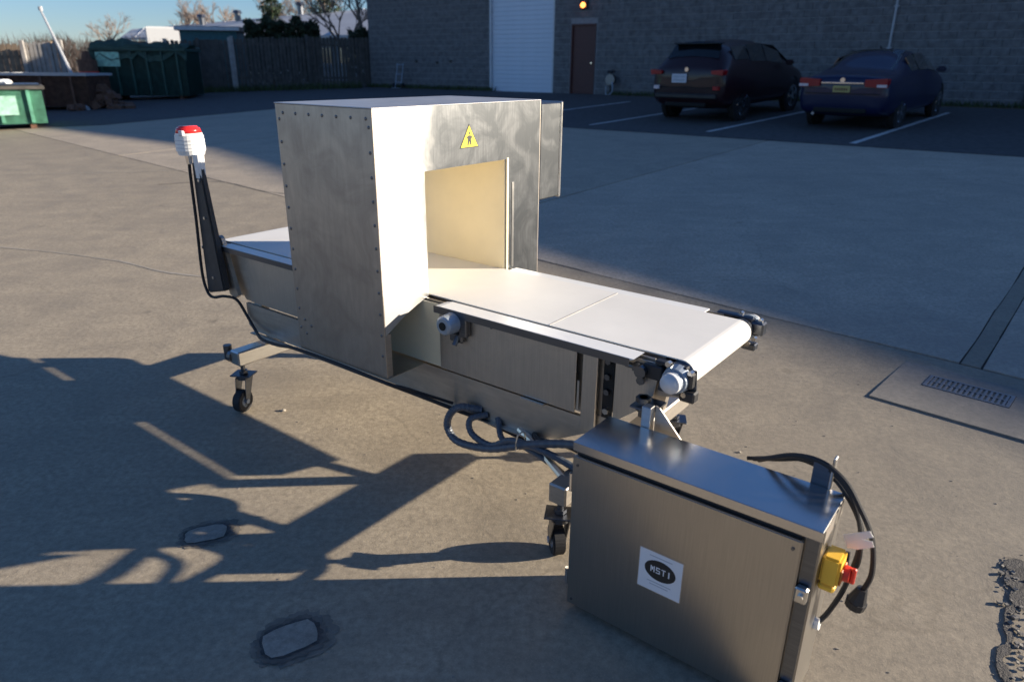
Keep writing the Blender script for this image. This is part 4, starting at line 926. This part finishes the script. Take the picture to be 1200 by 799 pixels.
# ---------------------------------------------------------------- cars
def car(name, label, loc, yaw, st, Wb, axles, tw, paint, glass_rows, spec):
    rt = empty(name, loc, yaw); tag(rt, label, 'car')
    # st: list of (y, [(halfwidth, z) * 6])
    def ring(s): return [Vector((w_, s[0], z)) for w_, z in s[1]]
    bm = NB(); rows_ = []
    for s in st:
        r = ring(s); full_ = r[:-1] + [r[-1]] + [Vector((-v.x, v.y, v.z)) for v in r[-2::-1]]
        rows_.append([bm.verts.new(v) for v in full_])
    n = len(rows_[0])
    for a, b in zip(rows_, rows_[1:]):
        for k in range(n - 1): bm.faces.new((a[k], a[k + 1], b[k + 1], b[k]))
        bm.faces.new((a[-1], a[0], b[0], b[-1]))
    bm.faces.new(rows_[0]); bm.faces.new(rows_[-1][::-1])
    body = obj('body', bm, paint, rt, True)
    sb = body.modifiers.new('round', 'SUBSURF'); sb.levels = 2; sb.render_levels = 2
    def P(i, t, k, u):     # i station, t to next, k ring index, u to next ring index
        a = ring(st[i]); b = ring(st[min(i + 1, len(st) - 1)]); p = a[k].lerp(a[min(k + 1, 5)], u); q = b[k].lerp(b[min(k + 1, 5)], u); return p.lerp(q, t)
    def patch(nm, corners, mat, off=.012, par=rt):
        p = [Vector(c) for c in corners]; nr = (p[1] - p[0]).cross(p[3] - p[0]).normalized(); bm = NB()
        v1 = [bm.verts.new(q + nr * off) for q in p]; v2 = [bm.verts.new(q - nr * .015) for q in p]; bm.faces.new(v1); bm.faces.new(v2[::-1])
        for i in range(4): bm.faces.new((v1[i], v2[i], v2[(i + 1) % 4], v1[(i + 1) % 4]))
        return obj(nm, bm, mat, par)
    # side glass: strips between shoulder (3) and roof edge (4)
    for nm, (i0, t0), (i1, t1), ua_, ub_ in glass_rows:
        for sgn in (1, -1):
            c = [P(i0, t0, 3, ua_), P(i1, t1, 3, ua_), P(i1, t1, 3, ub_), P(i0, t0, 3, ub_)]
            c = [Vector((sgn * v.x, v.y, v.z)) for v in c]
            if sgn < 0: c = [c[1], c[0], c[3], c[2]]
            patch(nm, c, 'glass', spec.get('sideoff', .0))
    for nm, i0, t0, i1, t1, wf in spec['cross']:
        a, b = P(i0, t0, 4, 0), P(i1, t1, 4, 0); zc0, zc1 = P(i0, t0, 5, 0).z, P(i1, t1, 5, 0).z
        bm = NB(); A = []; 
        for (p, zc) in ((a, zc0), (b, zc1)):
            A.append([bm.verts.new((p.x * wf * s, p.y, zc + (p.z - zc) * abs(s) ** 2 + .004)) for s in (-1, -.6, 0, .6, 1)])
        for k in range(4): bm.faces.new((A[0][k], A[0][k + 1], A[1][k + 1], A[1][k]))
        bmesh.ops.solidify(bm, geom=bm.faces[:], thickness=.02); obj(nm, bm, 'glass', rt)
    for y in axles:
        for s in (1, -1):
            xo = s * Wb; ar = NB(); cyl(ar, (xo - s * .10, y, tw + .02), (xo + s * .004, y, tw + .02), tw + .075, seg=26); obj('wheel_arch', ar, 'void', rt)
            w_ = NB(); cyl(w_, (xo - s * .17, y, tw), (xo + s * .012, y, tw), tw, seg=28); bmesh.ops.bevel(w_, geom=[e for e in w_.edges if len({round(v.co.x, 4) for v in e.verts}) == 1], offset=.02, segments=2, affect='EDGES')
            wh = obj('wheel', w_, 'rubber', rt)
            rm = NB(); cyl(rm, (xo + s * .0125, y, tw), (xo + s * .02, y, tw), tw * .20, seg=14)
            for k in range(5):
                an = k * 2 * pi / 5 + .3; mx = Matrix.Translation((xo + s * .016, y, tw)) @ Matrix.Rotation(an, 4, 'X'); box(rm, -.004, .006, -.028, .028, tw * .18, tw * .66, 0, mx)
            obj('rim', rm, 'chrome', wh)
            rg = NB(); 
            ri, ro = [], []
            for k in range(24): an = 2 * pi * k / 24; ri.append(rg.verts.new((xo + s * .018, y + tw * .60 * cos(an), tw + tw * .60 * sin(an)))); ro.append(rg.verts.new((xo + s * .018, y + tw * .70 * cos(an), tw + tw * .70 * sin(an))))
            for k in range(24): rg.faces.new((ri[k], ri[(k + 1) % 24], ro[(k + 1) % 24], ro[k]))
            obj('rim_ring', rg, 'chrome', wh)
    for s in (1, -1):
        mr = NB(); box(mr, s * spec['mir'][0] - .09, s * spec['mir'][0] + .09, spec['mir'][1] - .06, spec['mir'][1] + .06, spec['mir'][2] - .06, spec['mir'][2] + .06, .03, seg=2); obj('mirror', mr, paint, rt)
    for s in (1, -1):
        x0, x1, z0, z1 = spec['tail']; tl = NB(); prism(tl, [(s * x0, z0 + .02), (s * x1, z0), (s * (x1 + .02), z1 - .02), (s * x1, z1), (s * x0, z1 - .02)], -.03, .16)
        t_ = obj('tail_light', tl, 'tail', rt)
        if spec.get('clear'): cl = NB(); box(cl, s * x1 - .16 if s > 0 else s * x1 - .02, s * x1 + .02 if s > 0 else s * x1 + .16, -.036, -.031, z0 + .012, z0 + .06); obj('clear_lens', cl, 'tailw', t_)
    px0, px1, pz0, pz1 = spec['plate']; pl = obj('licence_plate', box(NB(), px0, px1, spec['py'] - .012, spec['py'], pz0, pz1, .002), spec['pm'], rt)
    for r_ in range(2 if spec['pm'] == 'platew' else 1):
        ch = NB(); x = px0 + .035
        zz = pz0 + .03 + r_ * .07
        while x < px1 - .05:
            box(ch, x, x + .028, spec['py'] - .0145, spec['py'] - .0125, zz, zz + .045); x += .042
        tag(obj('plate_characters', ch, 'bluegrey' if spec['pm'] == 'platew' else 'rust', pl), kind='stuff')
    em = NB(); cyl(em, (0, spec['ey'], spec['ez']), (0, spec['ey'] - .012, spec['ez']), .045, seg=16); obj('emblem', em, 'chrome', rt)
    for zz_ in spec.get('seams', ()):
        obj('body_seam', box(NB(), -spec['seamw'], spec['seamw'], -.006, .05, zz_, zz_ + .012), 'void', rt)
    bp = NB(); box(bp, -.5, .5, spec['py2'] + .0, spec['py2'] + .05, .33, .42, .02); obj('rear_valance', bp, 'void', rt)
    return rt
sedan_st = [(.0, [(.60, .34), (.74, .40), (.78, .62), (.74, .86), (.66, .93), (0, .96)]),
 (.10, [(.66, .26), (.82, .34), (.86, .62), (.82, .92), (.72, 1.00), (0, 1.03)]),
 (.50, [(.70, .22), (.85, .26), (.88, .62), (.85, .95), (.70, 1.03), (0, 1.06)]),
 (.80, [(.70, .22), (.85, .26), (.88, .62), (.86, .96), (.68, 1.06), (0, 1.09)]),
 (1.45, [(.70, .22), (.86, .26), (.89, .62), (.87, .96), (.60, 1.36), (0, 1.39)]),
 (1.90, [(.70, .22), (.86, .26), (.89, .62), (.87, .96), (.58, 1.42), (0, 1.46)]),
 (2.60, [(.70, .22), (.86, .26), (.89, .62), (.87, .95), (.58, 1.41), (0, 1.46)]),
 (3.00, [(.70, .22), (.86, .26), (.89, .62), (.87, .94), (.60, 1.30), (0, 1.36)]),
 (3.62, [(.70, .22), (.85, .26), (.88, .60), (.85, .90), (.72, .96), (0, 1.00)]),
 (4.20, [(.68, .24), (.82, .28), (.84, .55), (.78, .78), (.62, .82), (0, .86)]),
 (4.50, [(.55, .30), (.68, .34), (.72, .50), (.66, .66), (.52, .70), (0, .73)])]
sg = [('side_window', (4, .0), (4, .95), .22, .84), ('side_window', (5, .05), (6, -.0), .20, .86), ('side_window', (6, .03), (7, .25), .20, .84)]
hx = math.atan2(-.675, .738)
p0 = Vector((6.72, 14.88)) - Vector((.675, .738)) * .55
slope = math.atan(.043 * .98)
c1 = car('sedan', 'dark navy four door sedan seen from behind, right of the taller car', (p0.x, p0.y, g(p0.x, p0.y) + .012), hx, sedan_st, .85, (1.0, 3.70), .31, 'navy', sg,
  dict(cross=[('rear_window', 3, .02, 4, .80, .90), ('windscreen', 7, .1, 8, .95, .95)], mir=(.96, 3.0, 1.02), tail=(.42, .80, .80, .965), clear=True, plate=(-.16, .16, .71, .83), py=-.002, pm='platey', ey=.0, ez=.93, py2=.0, seams=(.68,), seamw=.70))
obj('chrome_strip', box(NB(), -.40, .40, -.020, .02, .865, .893, .004), 'chrome', c1)
obj('exhaust_tip', cyl(NB(), (-.5, .02, .30), (-.5, .2, .30), .03, seg=10), 'chrome', c1)
bm = NB(); tube(bm, [(0, 2.0, 1.45), (0, 1.9, 1.50)], .012, 5, smooth=False); obj('antenna', bm, 'black', c1)
suv_st = [(.0, [(.62, .45), (.78, .50), (.82, .75), (.80, 1.02), (.72, 1.10), (0, 1.12)]),
 (.12, [(.66, .32), (.86, .42), (.90, .75), (.86, 1.06), (.74, 1.16), (0, 1.20)]),
 (.34, [(.70, .26), (.89, .34), (.92, .75), (.89, 1.10), (.66, 1.46), (0, 1.52)]),
 (.60, [(.70, .26), (.90, .32), (.93, .75), (.90, 1.12), (.62, 1.60), (0, 1.65)]),
 (1.30, [(.70, .26), (.90, .32), (.93, .75), (.90, 1.10), (.63, 1.64), (0, 1.69)]),
 (2.10, [(.70, .26), (.90, .32), (.93, .75), (.90, 1.07), (.63, 1.64), (0, 1.69)]),
 (2.75, [(.70, .26), (.90, .32), (.93, .75), (.90, 1.05), (.64, 1.56), (0, 1.61)]),
 (3.55, [(.70, .26), (.90, .32), (.92, .72), (.88, 1.02), (.76, 1.09), (0, 1.13)]),
 (4.25, [(.68, .28), (.86, .34), (.88, .68), (.80, .94), (.64, .99), (0, 1.03)]),
 (4.60, [(.55, .34), (.72, .40), (.76, .62), (.68, .82), (.54, .86), (0, .89)])]
vg_ = [('side_window', (3, -.0), (4, -.1), .30, .82), ('side_window', (4, .0), (5, -.1), .22, .86), ('side_window', (5, .0), (6, .25), .22, .84)]
p1 = Vector((4.25, 16.85)) - Vector((.675, .738)) * .75
c2 = car('crossover_car', 'tall near black crossover car with a white plate, parked left of the sedan', (p1.x, p1.y, g(p1.x, p1.y) + .012), hx, suv_st, .89, (.95, 3.62), .36, 'maroon', vg_,
  dict(cross=[('rear_window', 1, .45, 3, -.2, .88), ('windscreen', 6, .1, 7, .9, .95)], mir=(1.0, 3.0, 1.14), tail=(.60, .86, .98, 1.09), clear=False, plate=(-.34, .02, .82, 1.0), py=-.004, pm='platew', ey=.01, ez=1.09, py2=.0, seams=(.72,), seamw=.72))
obj('roof_spoiler', box(NB(), -.53, .53, .30, .62, 1.585, 1.620, .015), 'black', c2)
obj('bumper_guard', box(NB(), -.74, .74, -.035, .10, .50, .60, .02), 'black', c2)
for s in (-1, 1): obj('bumper_reflector', box(NB(), s * .72 - .07, s * .72 + .07, -.02, .06, .68, .76, .01), 'tailw' if s < 0 else 'tail', c2)
for c_ in (c1, c2):
    c_.rotation_mode = 'XYZ'; c_.rotation_euler = (slope, 0, hx)
